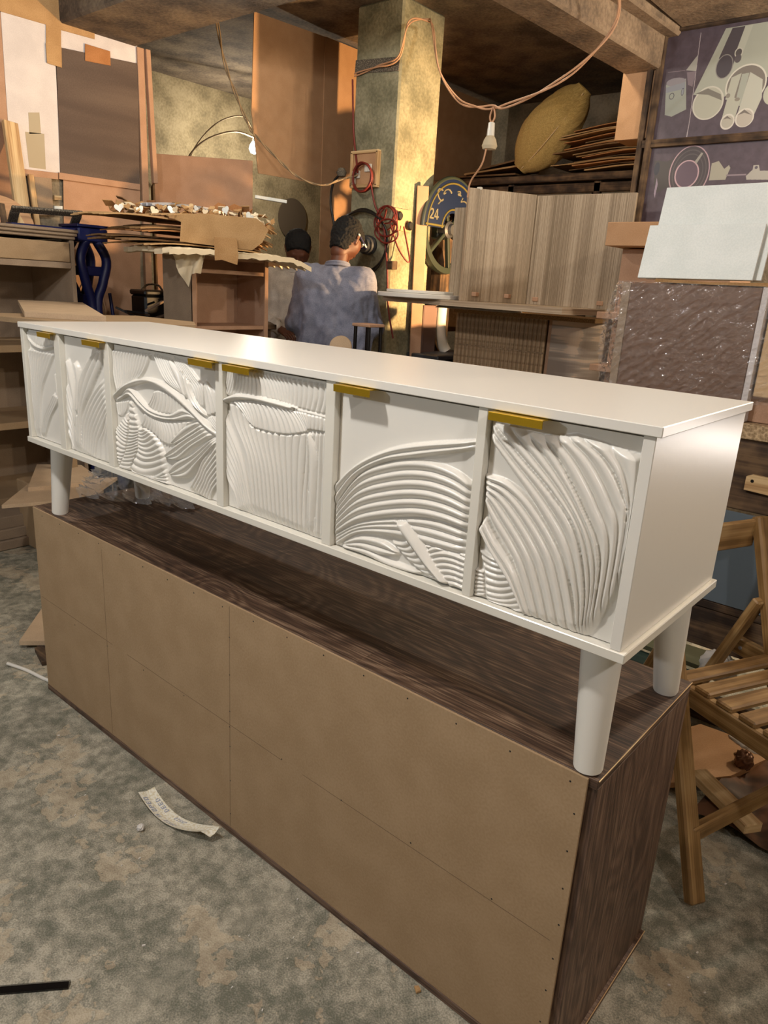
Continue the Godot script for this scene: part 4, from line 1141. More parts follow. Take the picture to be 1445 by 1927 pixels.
# tapered capsules [from, to, radius, radius, blend] joined smoothly and meshed as surface nets
func flesh(mb: MB, bones: Array, cell: float, push = null, clip = null) -> void:
	var lo := Vector3(9, 9, 9)
	var hi := -lo
	for b in bones:
		var rr: float = maxf(b[2], b[3]) + cell * 3.0
		lo = lo.min(b[0] - Vector3.ONE * rr).min(b[1] - Vector3.ONE * rr)
		hi = hi.max(b[0] + Vector3.ONE * rr).max(b[1] + Vector3.ONE * rr)
	var nx := int((hi.x - lo.x) / cell) + 2
	var ny := int((hi.y - lo.y) / cell) + 2
	var nz := int((hi.z - lo.z) / cell) + 2
	var f := PackedFloat32Array()
	f.resize(nx * ny * nz)
	f.fill(0.5)
	for b in bones:
		var p: Vector3 = b[0]
		var q: Vector3 = b[1]
		var r1: float = b[2]
		var r2: float = b[3]
		var kk: float = b[4]
		var ext := Vector3.ONE * (maxf(r1, r2) + kk + cell * 3.0)
		var a0 := (p.min(q) - ext - lo) / cell
		var a1 := (p.max(q) + ext - lo) / cell
		var d := q - p
		var dd := maxf(d.length_squared(), 1e-9)
		for iz in range(maxi(0, int(a0.z)), mini(nz, int(a1.z) + 1)):
			for iy in range(maxi(0, int(a0.y)), mini(ny, int(a1.y) + 1)):
				var row := (iz * ny + iy) * nx
				for ix in range(maxi(0, int(a0.x)), mini(nx, int(a1.x) + 1)):
					var w := lo + Vector3(ix, iy, iz) * cell
					var t := clampf((w - p).dot(d) / dd, 0.0, 1.0)
					var s := w.distance_to(p + d * t) - lerpf(r1, r2, t)
					var o := f[row + ix]
					var h := maxf(kk - absf(o - s), 0.0)
					f[row + ix] = minf(o, s) - h * h * 0.25 / kk
	if clip != null:
		for iz in nz:
			for iy in ny:
				for ix in nx:
					var k := (iz * ny + iy) * nx + ix
					if f[k] < 0.1:
						f[k] = maxf(f[k], (clip as Callable).call(lo + Vector3(ix, iy, iz) * cell))
	var ids := PackedInt32Array()
	ids.resize(nx * ny * nz)
	ids.fill(-1)
	var sx := 1
	var sy := nx
	var sz := nx * ny
	var corner := [0, sx, sy, sx + sy, sz, sx + sz, sy + sz, sx + sy + sz]
	var edges := [[0, 1], [2, 3], [4, 5], [6, 7], [0, 2], [1, 3], [4, 6], [5, 7], [0, 4], [1, 5], [2, 6], [3, 7]]
	for iz in nz - 1:
		for iy in ny - 1:
			for ix in nx - 1:
				var k := iz * sz + iy * sy + ix
				var neg := 0
				for c in 8:
					if f[k + corner[c]] < 0.0:
						neg += 1
				if neg == 0 or neg == 8:
					continue
				var sum := Vector3()
				var n := 0
				for e in edges:
					var va := f[k + corner[e[0]]]
					var vb := f[k + corner[e[1]]]
					if (va < 0.0) != (vb < 0.0):
						var t := va / (va - vb)
						var pa := Vector3(e[0] & 1, (e[0] >> 1) & 1, e[0] >> 2)
						var pb := Vector3(e[1] & 1, (e[1] >> 1) & 1, e[1] >> 2)
						sum += pa.lerp(pb, t)
						n += 1
				var w := lo + (Vector3(ix, iy, iz) + sum / n) * cell
				var g := Vector3()
				for c in 8:
					var v := f[k + corner[c]]
					g += Vector3(v if c & 1 else -v, v if c & 2 else -v, v if c & 4 else -v)
				g = g.normalized()
				if push != null:
					w += g * (push as Callable).call(w)
				ids[k] = mb.vert(w, g, Vector2(w.x + w.z, w.y))
	var first := mb.i.size()
	for iz in range(1, nz - 1):
		for iy in range(1, ny - 1):
			for ix in range(1, nx - 1):
				var k := iz * sz + iy * sy + ix
				var a := f[k] < 0.0
				for ax in 3:
					var st: int = [sx, sy, sz][ax]
					if a == (f[k + st] < 0.0):
						continue
					var u: int = [sy, sz, sx][ax]
					var v: int = [sz, sx, sy][ax]
					var q := [ids[k], ids[k - u], ids[k - u - v], ids[k - v]]
					if q.min() < 0:
						continue
					mb.face(q[0], q[1], q[2])
					mb.face(q[0], q[2], q[3])
	if push != null:
		var acc := PackedVector3Array()
		acc.resize(mb.v.size())
		for j in range(first, mb.i.size(), 3):
			var nn := (mb.v[mb.i[j + 2]] - mb.v[mb.i[j]]).cross(mb.v[mb.i[j + 1]] - mb.v[mb.i[j]])
			for c in 3:
				acc[mb.i[j + c]] += nn
		for j in range(first, mb.i.size()):
			mb.n[mb.i[j]] = acc[mb.i[j]].normalized()


# a hand from the wrist: forward is where the fingers point, palm where the palm faces
func hand(mb: MB, wrist: Vector3, forward: Vector3, palm: Vector3, thumb_side: float) -> void:
	forward = forward.normalized()
	palm = (palm - forward * palm.dot(forward)).normalized()
	var side := forward.cross(palm).normalized() * thumb_side
	var bones := []
	var len := [0.068, 0.078, 0.072, 0.056]
	for k in 4:
		var root := wrist + forward * 0.085 + side * (0.027 - 0.018 * k)
		bones.append([wrist + side * (0.014 - 0.009 * k), root, 0.014, 0.011, 0.02])
		var p := root
		var dir := forward
		for j in 3:
			dir = (dir + palm * (0.25 + 0.22 * j)).normalized()
			var q: Vector3 = p + dir * len[k] * [0.45, 0.32, 0.23][j]
			bones.append([p, q, 0.0088 - 0.0008 * j, 0.0082 - 0.0008 * j, 0.004])
			p = q
	var tr := wrist + forward * 0.03 + side * 0.026
	var tm := tr + (forward * 0.6 + side * 0.7 + palm * 0.3).normalized() * 0.04
	bones.append([wrist + forward * 0.02 + side * 0.008, tr, 0.014, 0.012, 0.012])
	bones.append([tr, tm, 0.0115, 0.0095, 0.006])
	bones.append([tm, tm + (forward + side * 0.2 + palm * 0.4).normalized() * 0.032, 0.0095, 0.0075, 0.004])
	flesh(mb, bones, 0.0035)


func person(label: String, at: Vector3, turn: float, j: Dictionary, skin: String, cloth: String, pants: String, seedv: int, coarse := 1.0) -> Node3D:
	var o := thing("person", label, "person", at, turn)
	var sh := [Vector3(-0.165, 1.4, 0.01), Vector3(0.165, 1.4, 0.01)]
	var hip := [Vector3(-0.09, 0.9, 0), Vector3(0.09, 0.9, 0)]
	var head: Vector3 = j.head
	var face: Vector3 = (j.face as Vector3).normalized()
	var up := (Vector3.UP - face * face.y).normalized()
	var rt := face.cross(up).normalized()
	var chest := Vector3(0, 1.25, 0.0)
	var torso := [[Vector3(-0.07, 1.3, 0), Vector3(-0.06, 1.05, -0.01), 0.115, 0.1, 0.08], [Vector3(0.07, 1.3, 0), Vector3(0.06, 1.05, -0.01), 0.115, 0.1, 0.08], [Vector3(-0.06, 0.98, 0), Vector3(0.06, 0.98, 0), 0.115, 0.115, 0.08], [sh[0], sh[1], 0.062, 0.062, 0.06]]
	var neck := [[Vector3(0, 1.42, 0.01), head - up * 0.07 - face * 0.015, 0.056, 0.05, 0.04]]
	var arms := []
	var legs := []
	for s in 2:
		arms.append([sh[s], j.elbow[s], 0.052, 0.04, 0.05])
		arms.append([j.elbow[s], j.wrist[s], 0.041, 0.026, 0.03])
		legs.append([hip[s], j.knee[s], 0.085, 0.055, 0.05])
		legs.append([j.knee[s], j.ankle[s], 0.056, 0.036, 0.03])
		legs.append([j.ankle[s], j.ankle[s] + Vector3(0, -0.045, 0.03), 0.036, 0.034, 0.03])
		legs.append([j.ankle[s] + Vector3(0, -0.045, -0.02), j.ankle[s] + Vector3(0, -0.055, -0.16), 0.036, 0.024, 0.03])
	var body := MB.new()
	flesh(body, torso + neck + arms + legs, 0.013 * coarse)
	# the head with brow, nose, mouth, chin and ears
	var hp := func(x: float, y: float, z: float) -> Vector3:
		return head + rt * x + up * y + face * z
	var hb := [[hp.call(0, 0.035, -0.02), hp.call(0, 0.025, 0.02), 0.083, 0.076, 0.03], [hp.call(-0.02, -0.02, 0.03), hp.call(0.02, -0.02, 0.03), 0.058, 0.058, 0.03], [hp.call(0, -0.06, 0.035), hp.call(0, -0.085, 0.05), 0.048, 0.03, 0.03],
		[hp.call(-0.03, 0.02, 0.085), hp.call(0.03, 0.02, 0.085), 0.012, 0.012, 0.015], [hp.call(0, 0.01, 0.092), hp.call(0, -0.028, 0.108), 0.009, 0.014, 0.012], [hp.call(-0.013, -0.032, 0.098), hp.call(0.013, -0.032, 0.098), 0.008, 0.008, 0.008],
		[hp.call(-0.018, -0.055, 0.083), hp.call(0.018, -0.055, 0.083), 0.008, 0.008, 0.006], [hp.call(-0.015, -0.068, 0.081), hp.call(0.015, -0.068, 0.081), 0.009, 0.009, 0.006],
		[hp.call(-0.032, 0.0, 0.07), hp.call(-0.032, 0.001, 0.072), 0.014, 0.014, 0.004], [hp.call(0.032, 0.0, 0.07), hp.call(0.032, 0.001, 0.072), 0.014, 0.014, 0.004],
		[head - up * 0.03, head - up * 0.1 - face * 0.02, 0.06, 0.052, 0.04]]
	for s in [-1, 1]:
		hb.append([hp.call(s * 0.082, 0.02, -0.012), hp.call(s * 0.078, -0.022, -0.004), 0.013, 0.009, 0.008])
		hb.append([hp.call(s * 0.088, 0.026, -0.018), hp.call(s * 0.09, 0.004, -0.022), 0.007, 0.006, 0.005])
	flesh(body, hb, 0.0045 * coarse)
	for s in 2:
		var fw: Vector3 = j.wrist[s] - j.elbow[s]
		hand(body, j.wrist[s], fw, Vector3(0.3 * (1 if s == 0 else -1), -1, 0), -1.0 if s == 0 else 1.0)
	obj("body", body, skin, o)
	# hair
	var hair := MB.new()
	var nz := FastNoiseLite.new()
	nz.seed = seedv
	nz.frequency = 55.0
	flesh(hair, [[hp.call(0, 0.045, -0.025), hp.call(0, 0.038, 0.03), 0.091, 0.082, 0.03], [hp.call(0, 0.0, -0.04), hp.call(0, -0.06, -0.04), 0.076, 0.062, 0.03]], 0.0042 * coarse, func(p: Vector3) -> float: return nz.get_noise_3dv(p) * 0.007, func(p: Vector3) -> float:
		var l := p - head
		var fz := l.dot(face)
		var y := l.dot(up)
		return maxf(-(y - (-0.1 + maxf(0.0, fz + 0.012) * 1.7)), fz - 0.094))
	obj("hair", hair, "hair", o)
	# a long shirt over torso and arms, with folds
	var sb := [[Vector3(-0.085, 1.31, 0), Vector3(-0.085, 1.05, 0), 0.128, 0.122, 0.08], [Vector3(0.085, 1.31, 0), Vector3(0.085, 1.05, 0), 0.128, 0.122, 0.08], [Vector3(-0.09, 1.05, 0), Vector3(-0.11, 0.62, 0), 0.125, 0.13, 0.08], [Vector3(0.09, 1.05, 0), Vector3(0.11, 0.62, 0), 0.125, 0.13, 0.08], [Vector3(-0.15, 1.395, 0.01), Vector3(0.15, 1.395, 0.01), 0.076, 0.076, 0.06], [Vector3(0, 1.42, 0.01), Vector3(0.008, 1.475, 0.0), 0.085, 0.07, 0.03]]
	for s in 2:
		sb.append([sh[s], j.elbow[s], 0.074, 0.062, 0.05])
		sb.append([j.elbow[s], (j.elbow[s] as Vector3).lerp(j.wrist[s], 0.8), 0.062, 0.048, 0.03])
	var wv := FastNoiseLite.new()
	wv.seed = seedv + 3
	wv.frequency = 7.0
	var shirt := MB.new()
	flesh(shirt, sb, 0.011 * coarse, func(p: Vector3) -> float:
		var low := clampf((1.42 - p.y) * 2.2, 0.15, 1.0)
		return 0.016 * low * sin(p.x * 34.0 + p.z * 14.0 + 5.0 * wv.get_noise_3d(p.x, p.y * 0.35, p.z)) + 0.012 * wv.get_noise_3d(p.x * 1.5 + p.y, p.y * 0.8, p.z * 1.5),
		func(p: Vector3) -> float: return maxf(0.6 - p.y, maxf(p.y - 1.478, 0.058 - Vector2(p.x - 0.01, p.z).length() if p.y > 1.44 else -1.0)))
	obj("shirt", shirt, cloth, o)
	var col := MB.new()
	for s in 2:
		var ring_pts := []
		for k in 25:
			var a := TAU * k / 24.0
			ring_pts.append(Vector3(0.01 + cos(a) * (0.068 + 0.008 * s), 1.482 - 0.014 * s + 0.014 * sin(a), 0.004 + sin(a) * (0.066 + 0.006 * s)))
		col.tube(ring_pts, 0.009, 8)
	obj("collar", col, cloth, o)
	var lg := []
	for s in 2:
		lg.append([hip[s], j.knee[s], 0.105, 0.08, 0.06])
		lg.append([j.knee[s], j.ankle[s] + Vector3(0, 0.02, 0), 0.08, 0.062, 0.04])
	var tr := MB.new()
	flesh(tr, lg, 0.013 * coarse, func(p: Vector3) -> float: return 0.008 * wv.get_noise_3d(p.x * 2.0, p.y, p.z * 2.0), func(p: Vector3) -> float: return 0.09 - p.y)
	obj("trousers", tr, pants, o)
	return o


func people() -> void:
	mat("skin", Color(0.36, 0.21, 0.14), 0.55)
	mat("hair", Color(0.02, 0.017, 0.016), 0.9)
	var weave := noise_field(256, [[256, 256, 0.25, 2, 0.5, 0, 81], [256, 256, 0.02, 3, 0.5, 0, 82]])
	var m := mat("blue_shirt", Color.WHITE, 0.85, ramp_tex(256, weave, [[0.3, hex("62677a")], [0.7, hex("7a7e90")]]), 2.0)
	m.rim_enabled = true
	m.rim = 0.2
	mat("light_shirt", Color.WHITE, 0.85, ramp_tex(256, weave, [[0.3, hex("aca39a")], [0.7, hex("c8c0b6")]]), 2.0)
	mat("dark_trousers", Color(0.16, 0.17, 0.2), 0.9)
	var a := {
		"head": Vector3(0.055, 1.625, -0.075), "face": Vector3(0.5, -0.62, -0.75),
		"elbow": [Vector3(-0.235, 1.13, 0.0), Vector3(0.24, 1.13, -0.02)], "wrist": [Vector3(-0.15, 1.0, -0.22), Vector3(0.1, 1.04, -0.25)],
		"knee": [Vector3(-0.1, 0.49, -0.02), Vector3(0.1, 0.49, -0.02)], "ankle": [Vector3(-0.11, 0.08, 0.02), Vector3(0.11, 0.08, 0.02)]}
	var p := person("man in a long blue-grey shirt seen from behind, head bent over his work", Vector3(-1.14, 0, -2.42), 0.708, a, "skin", "blue_shirt", "dark_trousers", 7)
	# his glasses with bright temples
	var head: Vector3 = a.head
	var face := (a.face as Vector3).normalized()
	var up := (Vector3.UP - face * face.y).normalized()
	var rt := face.cross(up).normalized()
	var gl := MB.new()
	var ends := []
	for s in [-1, 1]:
		gl.bar(head + rt * s * 0.094 + up * 0.024 - face * 0.01, head + rt * s * 0.088 + up * 0.02 + face * 0.095, 0.004, 0.009, 0.001)
		var tips := MB.new()
		tips.bar(head + rt * s * 0.096 + up * 0.022 - face * 0.03, head + rt * s * 0.095 + up * 0.025 - face * 0.012, 0.006, 0.011, 0.001)
		ends.append(tips)
		tips = MB.new()
		ends.append(tips)
		tips.bar(head + rt * s * 0.091 + up * 0.02 + face * 0.06, head + rt * s * 0.089 + up * 0.02 + face * 0.088, 0.006, 0.011, 0.001)
	gl.bar(head - rt * 0.088 + up * 0.02 + face * 0.097, head + rt * 0.088 + up * 0.02 + face * 0.097, 0.004, 0.006, 0.001)
	var go := obj("glasses", gl, "blue_paint", p)
	for e in ends:
		obj("temple_tip", e, "white_paint", go)
	var b := {
		"head": Vector3(0.0, 1.6, -0.09), "face": Vector3(0.1, -0.6, -0.8),
		"elbow": [Vector3(-0.24, 1.12, -0.02), Vector3(0.24, 1.12, -0.02)], "wrist": [Vector3(-0.13, 1.08, -0.25), Vector3(0.13, 1.06, -0.25)],
		"knee": [Vector3(-0.1, 0.49, -0.02), Vector3(0.1, 0.49, -0.02)], "ankle": [Vector3(-0.11, 0.08, 0.02), Vector3(0.11, 0.08, 0.02)]}
	person("second man in a pale grey shirt half hidden behind the cardboard heap", Vector3(-1.97, -0.02, -2.86), 0.708 + PI + 0.25, b, "skin", "light_shirt", "dark_trousers", 17, 1.5)

# ---------------------------------------------------------------- behind and right of the sideboard

# the print on the posters: pipes and fittings, in millimetres from the lower left corner
func poster_print() -> ImageTexture:
	var w := 1170
	var h := 950
	var im := Image.create_empty(w, h, false, Image.FORMAT_RGB8)
	var nz := FastNoiseLite.new()
	nz.frequency = 0.02
	nz.fractal_octaves = 4
	var bg := nz.get_image(w, h)
	for y in h:
		for x in w:
			var k := bg.get_pixel(x, y).r
			im.set_pixel(x, y, hex("4c4149").lerp(hex("5d515c"), k))
	for s in POSTER:
		if s[0] == "e":
			var c := Vector2(s[1][0], h - s[1][1])
			var col := hex(s[4])
			for y in range(maxi(0, int(c.y - s[3])), mini(h, int(c.y + s[3]) + 1)):
				for x in range(maxi(0, int(c.x - s[2])), mini(w, int(c.x + s[2]) + 1)):
					if pow((x - c.x) / s[2], 2) + pow((y - c.y) / s[3], 2) <= 1.0:
						im.set_pixel(x, y, col)
		else:
			var pl := PackedVector2Array()
			for k in range(0, s[1].size(), 2):
				pl.append(Vector2(s[1][k], h - s[1][k + 1]))
			var lo := pl[0]
			var hi := pl[0]
			for q in pl:
				lo = lo.min(q)
				hi = hi.max(q)
			var col := hex(s[2])
			for y in range(maxi(0, int(lo.y)), mini(h, int(hi.y) + 1)):
				for x in range(maxi(0, int(lo.x)), mini(w, int(hi.x) + 1)):
					if Geometry2D.is_point_in_polygon(Vector2(x, y), pl):
						im.set_pixel(x, y, col)
	return ImageTexture.create_from_image(im)


func poster_wall() -> void:
	mat("poster", Color.WHITE, 0.45, poster_print())
	var z := -3.112
	for y in [[2.165, 2.65, "upper pipe poster showing large pipe ends on purple"], [1.7, 2.13, "lower pipe poster showing a hose reel and small fittings"]]:
		var mb := MB.new()
		mb.box(Vector3(1.015, (y[0] + y[1]) / 2, z - 0.002), Vector3(1.17, y[1] - y[0], 0.002), 0.0)
		var k := mb.v.size()
		mb.flat([Vector3(0.43, y[0], z), Vector3(1.6, y[0], z), Vector3(1.6, y[1], z), Vector3(0.43, y[1], z)], Vector3.BACK, [Vector2(0, 1.0 - (y[0] - 1.7) / 0.95), Vector2(1, 1.0 - (y[0] - 1.7) / 0.95), Vector2(1, 1.0 - (y[1] - 1.7) / 0.95), Vector2(0, 1.0 - (y[1] - 1.7) / 0.95)])
		solo("poster", mb, "poster", y[2], "poster")
	var f := thing("poster_battens", "dark rusty batten frame round both pipe posters", "frame", Vector3(1.0, 2.17, z))
	for a in [[Vector3(0, 0.492, 0.01), Vector3(1.25, 0.03, 0.03)], [Vector3(0, -0.022, 0.01), Vector3(1.25, 0.036, 0.03)], [Vector3(0, -0.485, 0.01), Vector3(1.25, 0.03, 0.03)], [Vector3(-0.585, 0, 0.012), Vector3(0.03, 1.0, 0.034)], [Vector3(-0.63, -0.1, 0.0), Vector3(0.03, 1.3, 0.05)]]:
		obj("batten", MB.new().box(a[0], a[1], 0.002), "old_wood", f)
	var ob := thing("board_box", "orange-brown board box fixed below the beam's far end", "box", Vector3(0.315, 2.36, -3.2))
	obj("front", MB.new().box(Vector3(0, 0, 0.09), Vector3(0.19, 0.36, 0.012), 0.001), "mdf_orange", ob)
	obj("side", MB.new().box(Vector3(-0.09, 0, 0), Vector3(0.012, 0.36, 0.17), 0.001), "mdf_orange", ob)
	obj("bottom", MB.new().box(Vector3(0, -0.176, 0), Vector3(0.17, 0.01, 0.17), 0.001), "mdf_orange", ob)
	for k in 3:
		solo("standing_strip", MB.new().bar(Vector3(0.36 + 0.03 * k, 0.0, -3.14 - 0.03 * k), Vector3(0.42 + 0.012 * k, 2.15, -3.2 - 0.03 * k), 0.022, 0.012, 0.001), ["old_wood", "mdf_red", "old_wood"][k], ["dark strip standing left of the poster frame, nearest the panels", "reddish strip standing left of the poster frame", "dark strip standing right against the poster frame"][k], "batten")


func back_shelf() -> void:
	var s := thing("storage_shelf", "dark storage shelf under the beam loaded with cardboard", "shelf", Vector3(-0.75, 0, -4.6))
	obj("shelf", MB.new().box(Vector3(0, 2.19, 0.0), Vector3(2.2, 0.05, 0.75), 0.004), "old_wood", s)
	for x in [-0.95, -0.35, 0.35, 0.95]:
		obj("post", MB.new().box(Vector3(x, 1.08, 0.33), Vector3(0.05, 2.16, 0.05), 0.003), "old_wood", s)
	for x in [-0.65, 0.0, 0.65]:
		obj("door", MB.new().box(Vector3(x, 1.6, 0.31), Vector3(0.6, 1.05, 0.02), 0.003), "wall_dull", s)
	obj("rail", MB.new().box(Vector3(0, 2.12, 0.34), Vector3(2.2, 0.06, 0.03), 0.003), "old_wood", s)
	var r := RandomNumberGenerator.new()
	r.seed = 9
	var y := 2.216
	for k in 20:
		var th := r.randf_range(0.005, 0.009)
		var w := r.randf_range(0.55, 0.9)
		var mb := MB.new()
		var p := PackedVector3Array()
		var q := PackedVector3Array()
		var ph := 1.2 + 0.02 * k
		for iz in 2:
			for ix in 9:
				var u := ix / 8.0 - 0.5
				var yy := 0.012 * sin(u * w * 7.0 + ph) + 0.06 * u * w * (k / 20.0)
				p.append(Vector3(u * w, yy + th, 0.3 - iz * 0.6))
				q.append(Vector3(u * w, yy, 0.3 - iz * 0.6))
		mb.grid(p, 9, 2)
		mb.grid(q, 9, 2, null, true)
		for ix in 8:
			mb.flat([p[ix], p[ix + 1], q[ix + 1], q[ix]], Vector3.BACK, [Vector2(0, 0), Vector2(0.1, 0), Vector2(0.1, 0.01), Vector2(0, 0.01)])
		mb.flat([p[0], q[0], q[9], p[9]], Vector3.LEFT, [Vector2(0, 0), Vector2(0, 0.01), Vector2(0.5, 0.01), Vector2(0.5, 0)])
		mb.flat([p[8], q[8], q[17], p[17]], Vector3.RIGHT, [Vector2(0, 0), Vector2(0, 0.01), Vector2(0.5, 0.01), Vector2(0.5, 0)])
		var o := solo("flat_carton", mb, ["cardboard", "cardboard_dark", "cardboard_red", "kraft"][k % 4], ["brown", "dark", "reddish", "greyish"][k % 4] + " flattened carton, " + ("topmost" if k == 19 else ("%s from the top" % ["", "second", "third", "fourth", "fifth", "sixth", "seventh", "eighth", "ninth", "tenth", "eleventh", "twelfth", "thirteenth", "fourteenth", "fifteenth", "sixteenth", "seventeenth", "eighteenth", "nineteenth", "twentieth", "21st", "22nd", "23rd", "24th", "25th", "26th"][19 - k])) + " of the stack on the dark shelf", "cardboard", "flattened cartons on the dark shelf")
		o.position = Vector3(-0.28 + r.randf_range(-0.09, 0.07), y + 0.02, -4.55 + r.randf_range(-0.05, 0.06))
		o.rotation.y = r.randf_range(-0.08, 0.08)
		y += th + 0.008
	for k in 3:
		var o := solo("loose_carton", MB.new().box(Vector3.ZERO, Vector3(0.55 - 0.1 * k, 0.012, 0.5), 0.001), ["cardboard_dark", "cardboard", "cardboard_dark"][k], ["lowest dark carton sheet at the shelf's left end", "tilted brown carton sheet at the shelf's left end", "topmost dark carton sheet at the shelf's left end"][k], "cardboard")
		o.position = Vector3(-1.35, 2.235 + 0.05 * k, -4.5)
		o.rotation = Vector3(0.05 * k, 0.2 * k, 0.12 * k)
	# the sack
	mat("sack_cloth", Color.WHITE, 0.9, ramp_tex(256, noise_field(256, [[256, 64, 0.2, 2, 0.5, 0, 91], [64, 256, 0.2, 2, 0.5, 0, 92]]), [[0.3, hex("a1864c")], [0.7, hex("c2a566")]]), 4.0)
	var p := PackedVector3Array()
	var nu := 49
	var nv := 33
	for iv in nv:
		var t := float(iv) / (nv - 1)
		for iu in nu:
			var a := TAU * iu / (nu - 1)
			var rad := 0.19 * pow(maxf(sin(PI * clampf(t, 0.02, 0.98)), 0.0), 0.42) * (1.0 + 0.05 * sin(t * 7.0 + a * 2.0))
			rad += 0.004 * sin(a * 14.0 + 4.0 * sin(t * 9.0)) * sin(PI * t) - 0.012 * exp(-pow((fposmod(a - 1.1, TAU) - 0.1) * 9.0, 2.0))
			p.append(Vector3(cos(a) * rad, (t - 0.5) * 0.66, sin(a) * rad * 0.8))
	var sk := thing("sack", "full yellowish woven sack leaning on the carton stack", "sack", Vector3(-0.83, 2.52, -4.28))
	sk.rotation = Vector3(0.1, 0.2, -0.72)
	obj("bag", MB.new().grid(p, nu, nv, null, true), "sack_cloth", sk)
	var seam := []
	for k in 21:
		var t := k / 20.0
		seam.append(Vector3(cos(1.2) * 0.182 * pow(sin(PI * clampf(t, 0.05, 0.95)), 0.42), (t - 0.5) * 0.62, sin(1.2) * 0.182 * pow(sin(PI * clampf(t, 0.05, 0.95)), 0.42) * 0.8))
	obj("seam", MB.new().tube(seam, 0.004, 6), "raw_wood", sk)


func bandsaw() -> void:
	mat("saw_green", Color(0.17, 0.2, 0.17), 0.4)
	mat("saw_blue", Color(0.06, 0.11, 0.22), 0.4)
	mat("trim_yellow", Color(0.34, 0.31, 0.14), 0.5)
	mat("paint_letters", Color(0.36, 0.35, 0.29), 0.6)
	var s := thing("bandsaw", "old green and blue bandsaw with a spoked upper wheel beside the pillar", "machine", Vector3(-1.05, -0.145, -3.4))
	s.scale = Vector3.ONE * 1.1
	var wheel_at := Vector3(0, 1.735, 0)
	var xf := Transform3D(turned(0, 0, -90), wheel_at)
	var wheel := obj("wheel", MB.new().lathe([Vector2(0.225, -0.025), Vector2(0.26, -0.025), Vector2(0.265, 0.0), Vector2(0.26, 0.025), Vector2(0.225, 0.025), Vector2(0.235, 0.0), Vector2(0.225, -0.025)], xf, 48), "saw_green", s)
	obj("hub", MB.new().lathe([Vector2(0, -0.04), Vector2(0.05, -0.04), Vector2(0.05, 0.02), Vector2(0.035, 0.03), Vector2(0.03, 0.05), Vector2(0, 0.05)], xf, 24), "grey_metal", wheel)
	for k in 6:
		var a := TAU * k / 6 + 0.35
		obj("spoke", MB.new().bar(wheel_at + Vector3(0, sin(a), cos(a)) * 0.04, wheel_at + Vector3(0, sin(a), cos(a)) * 0.232, 0.022, 0.03, 0.004, Vector3.RIGHT), "saw_green", wheel)
	# the half-round guard over the upper half, with trims and painted figures
	var g := []
	for k in 33:
		g.append(Vector2(cos(PI * k / 32), sin(PI * k / 32)) * 0.285)
	for k in 13:
		g.append(Vector2(cos(PI - PI * k / 12), sin(PI - PI * k / 12)) * 0.095)
	var gx := Transform3D(Basis(Vector3(0, 0, -1), Vector3.UP, Vector3(1, 0, 0)), wheel_at + Vector3(0.03, 0, 0))
	var guard := obj("guard", MB.new().prism(g, 0.012, gx), "saw_blue", s)
	for rr in [0.262, 0.115]:
		var arc := []
		for k in 33:
			arc.append(gx * Vector3(cos(PI * k / 32) * rr, sin(PI * k / 32) * rr, 0.013))
		obj("trim", MB.new().tube(arc, 0.006, 6), "trim_yellow", guard)
	obj("trim", MB.new().bar(gx * Vector3(-0.28, 0.012, 0.013), gx * Vector3(-0.1, 0.012, 0.013), 0.012, 0.012, 0.002), "trim_yellow", guard)
	var rim := []
	for k in 33:
		rim.append(gx * Vector3(cos(PI * k / 32) * 0.29, sin(PI * k / 32) * 0.29, 0.0))
	obj("rim", MB.new().tube(rim, 0.014, 8), "saw_green", guard)
	var tm := TextMesh.new()
	var sf := SystemFont.new()
	sf.font_names = PackedStringArray(["Droid Sans"])
	sf.font_weight = 700
	tm.font = sf
	tm.text = "24"
	tm.font_size = 16
	tm.pixel_size = 0.005
	tm.depth = 0.004
	tm.material = mats["paint_letters"]
	var tx := MeshInstance3D.new()
	tx.name = "number"
	tx.mesh = tm
	guard.add_child(tx)
	tx.transform = Transform3D(Basis(Vector3(0, 0, -1), Vector3.UP, Vector3(1, 0, 0)), gx * Vector3(-0.205, 0.07, 0.014))
	for q in [[-0.17, 0.13, -0.13, 0.21, 0.04], [-0.1, 0.2, -0.06, 0.22, -0.03], [0.02, 0.22, 0.06, 0.2, 0.02], [0.08, 0.19, 0.14, 0.13, -0.03]]:
		var pts := []
		for k in 13:
			var t := k / 12.0
			pts.append(gx * Vector3(lerpf(q[0], q[2], t) + q[4] * sin(t * TAU), lerpf(q[1], q[3], t) + q[4] * 0.4 * sin(t * TAU * 1.5), 0.013))
		obj("scroll", MB.new().tube(pts, 0.005, 6), "paint_letters", guard)
	obj("column", MB.new().box(Vector3(-0.09, 1.02, -0.1), Vector3(0.1, 1.77, 0.12), 0.012), "old_wood", s)
	obj("arm", MB.new().box(Vector3(-0.06, 1.73, -0.02), Vector3(0.06, 0.1, 0.14), 0.01), "saw_green", s)
	obj("blade", MB.new().box(Vector3(0, 1.3, 0.262), Vector3(0.02, 0.9, 0.002), 0.0), "foil", s)
	obj("blade_guide", MB.new().box(Vector3(0.0, 1.27, 0.255), Vector3(0.05, 0.06, 0.06), 0.006), "mdf_red", s)
	obj("lower_post", MB.new().box(Vector3(0.0, 1.12, 0.13), Vector3(0.04, 0.32, 0.14), 0.006), "pipe_mauve", s)
	obj("dust_pipe", MB.new().tube(curve([Vector3(0.02, 1.3, 0.02), Vector3(0.02, 1.15, 0.02), Vector3(0.03, 1.05, 0.0), Vector3(0.05, 1.0, -0.02)], 12), 0.036, 14), "white_paint", s)
	obj("table", MB.new().box(Vector3(0.1, 0.98, 0.0), Vector3(0.25, 0.03, 0.6), 0.006), "grey_metal", s)
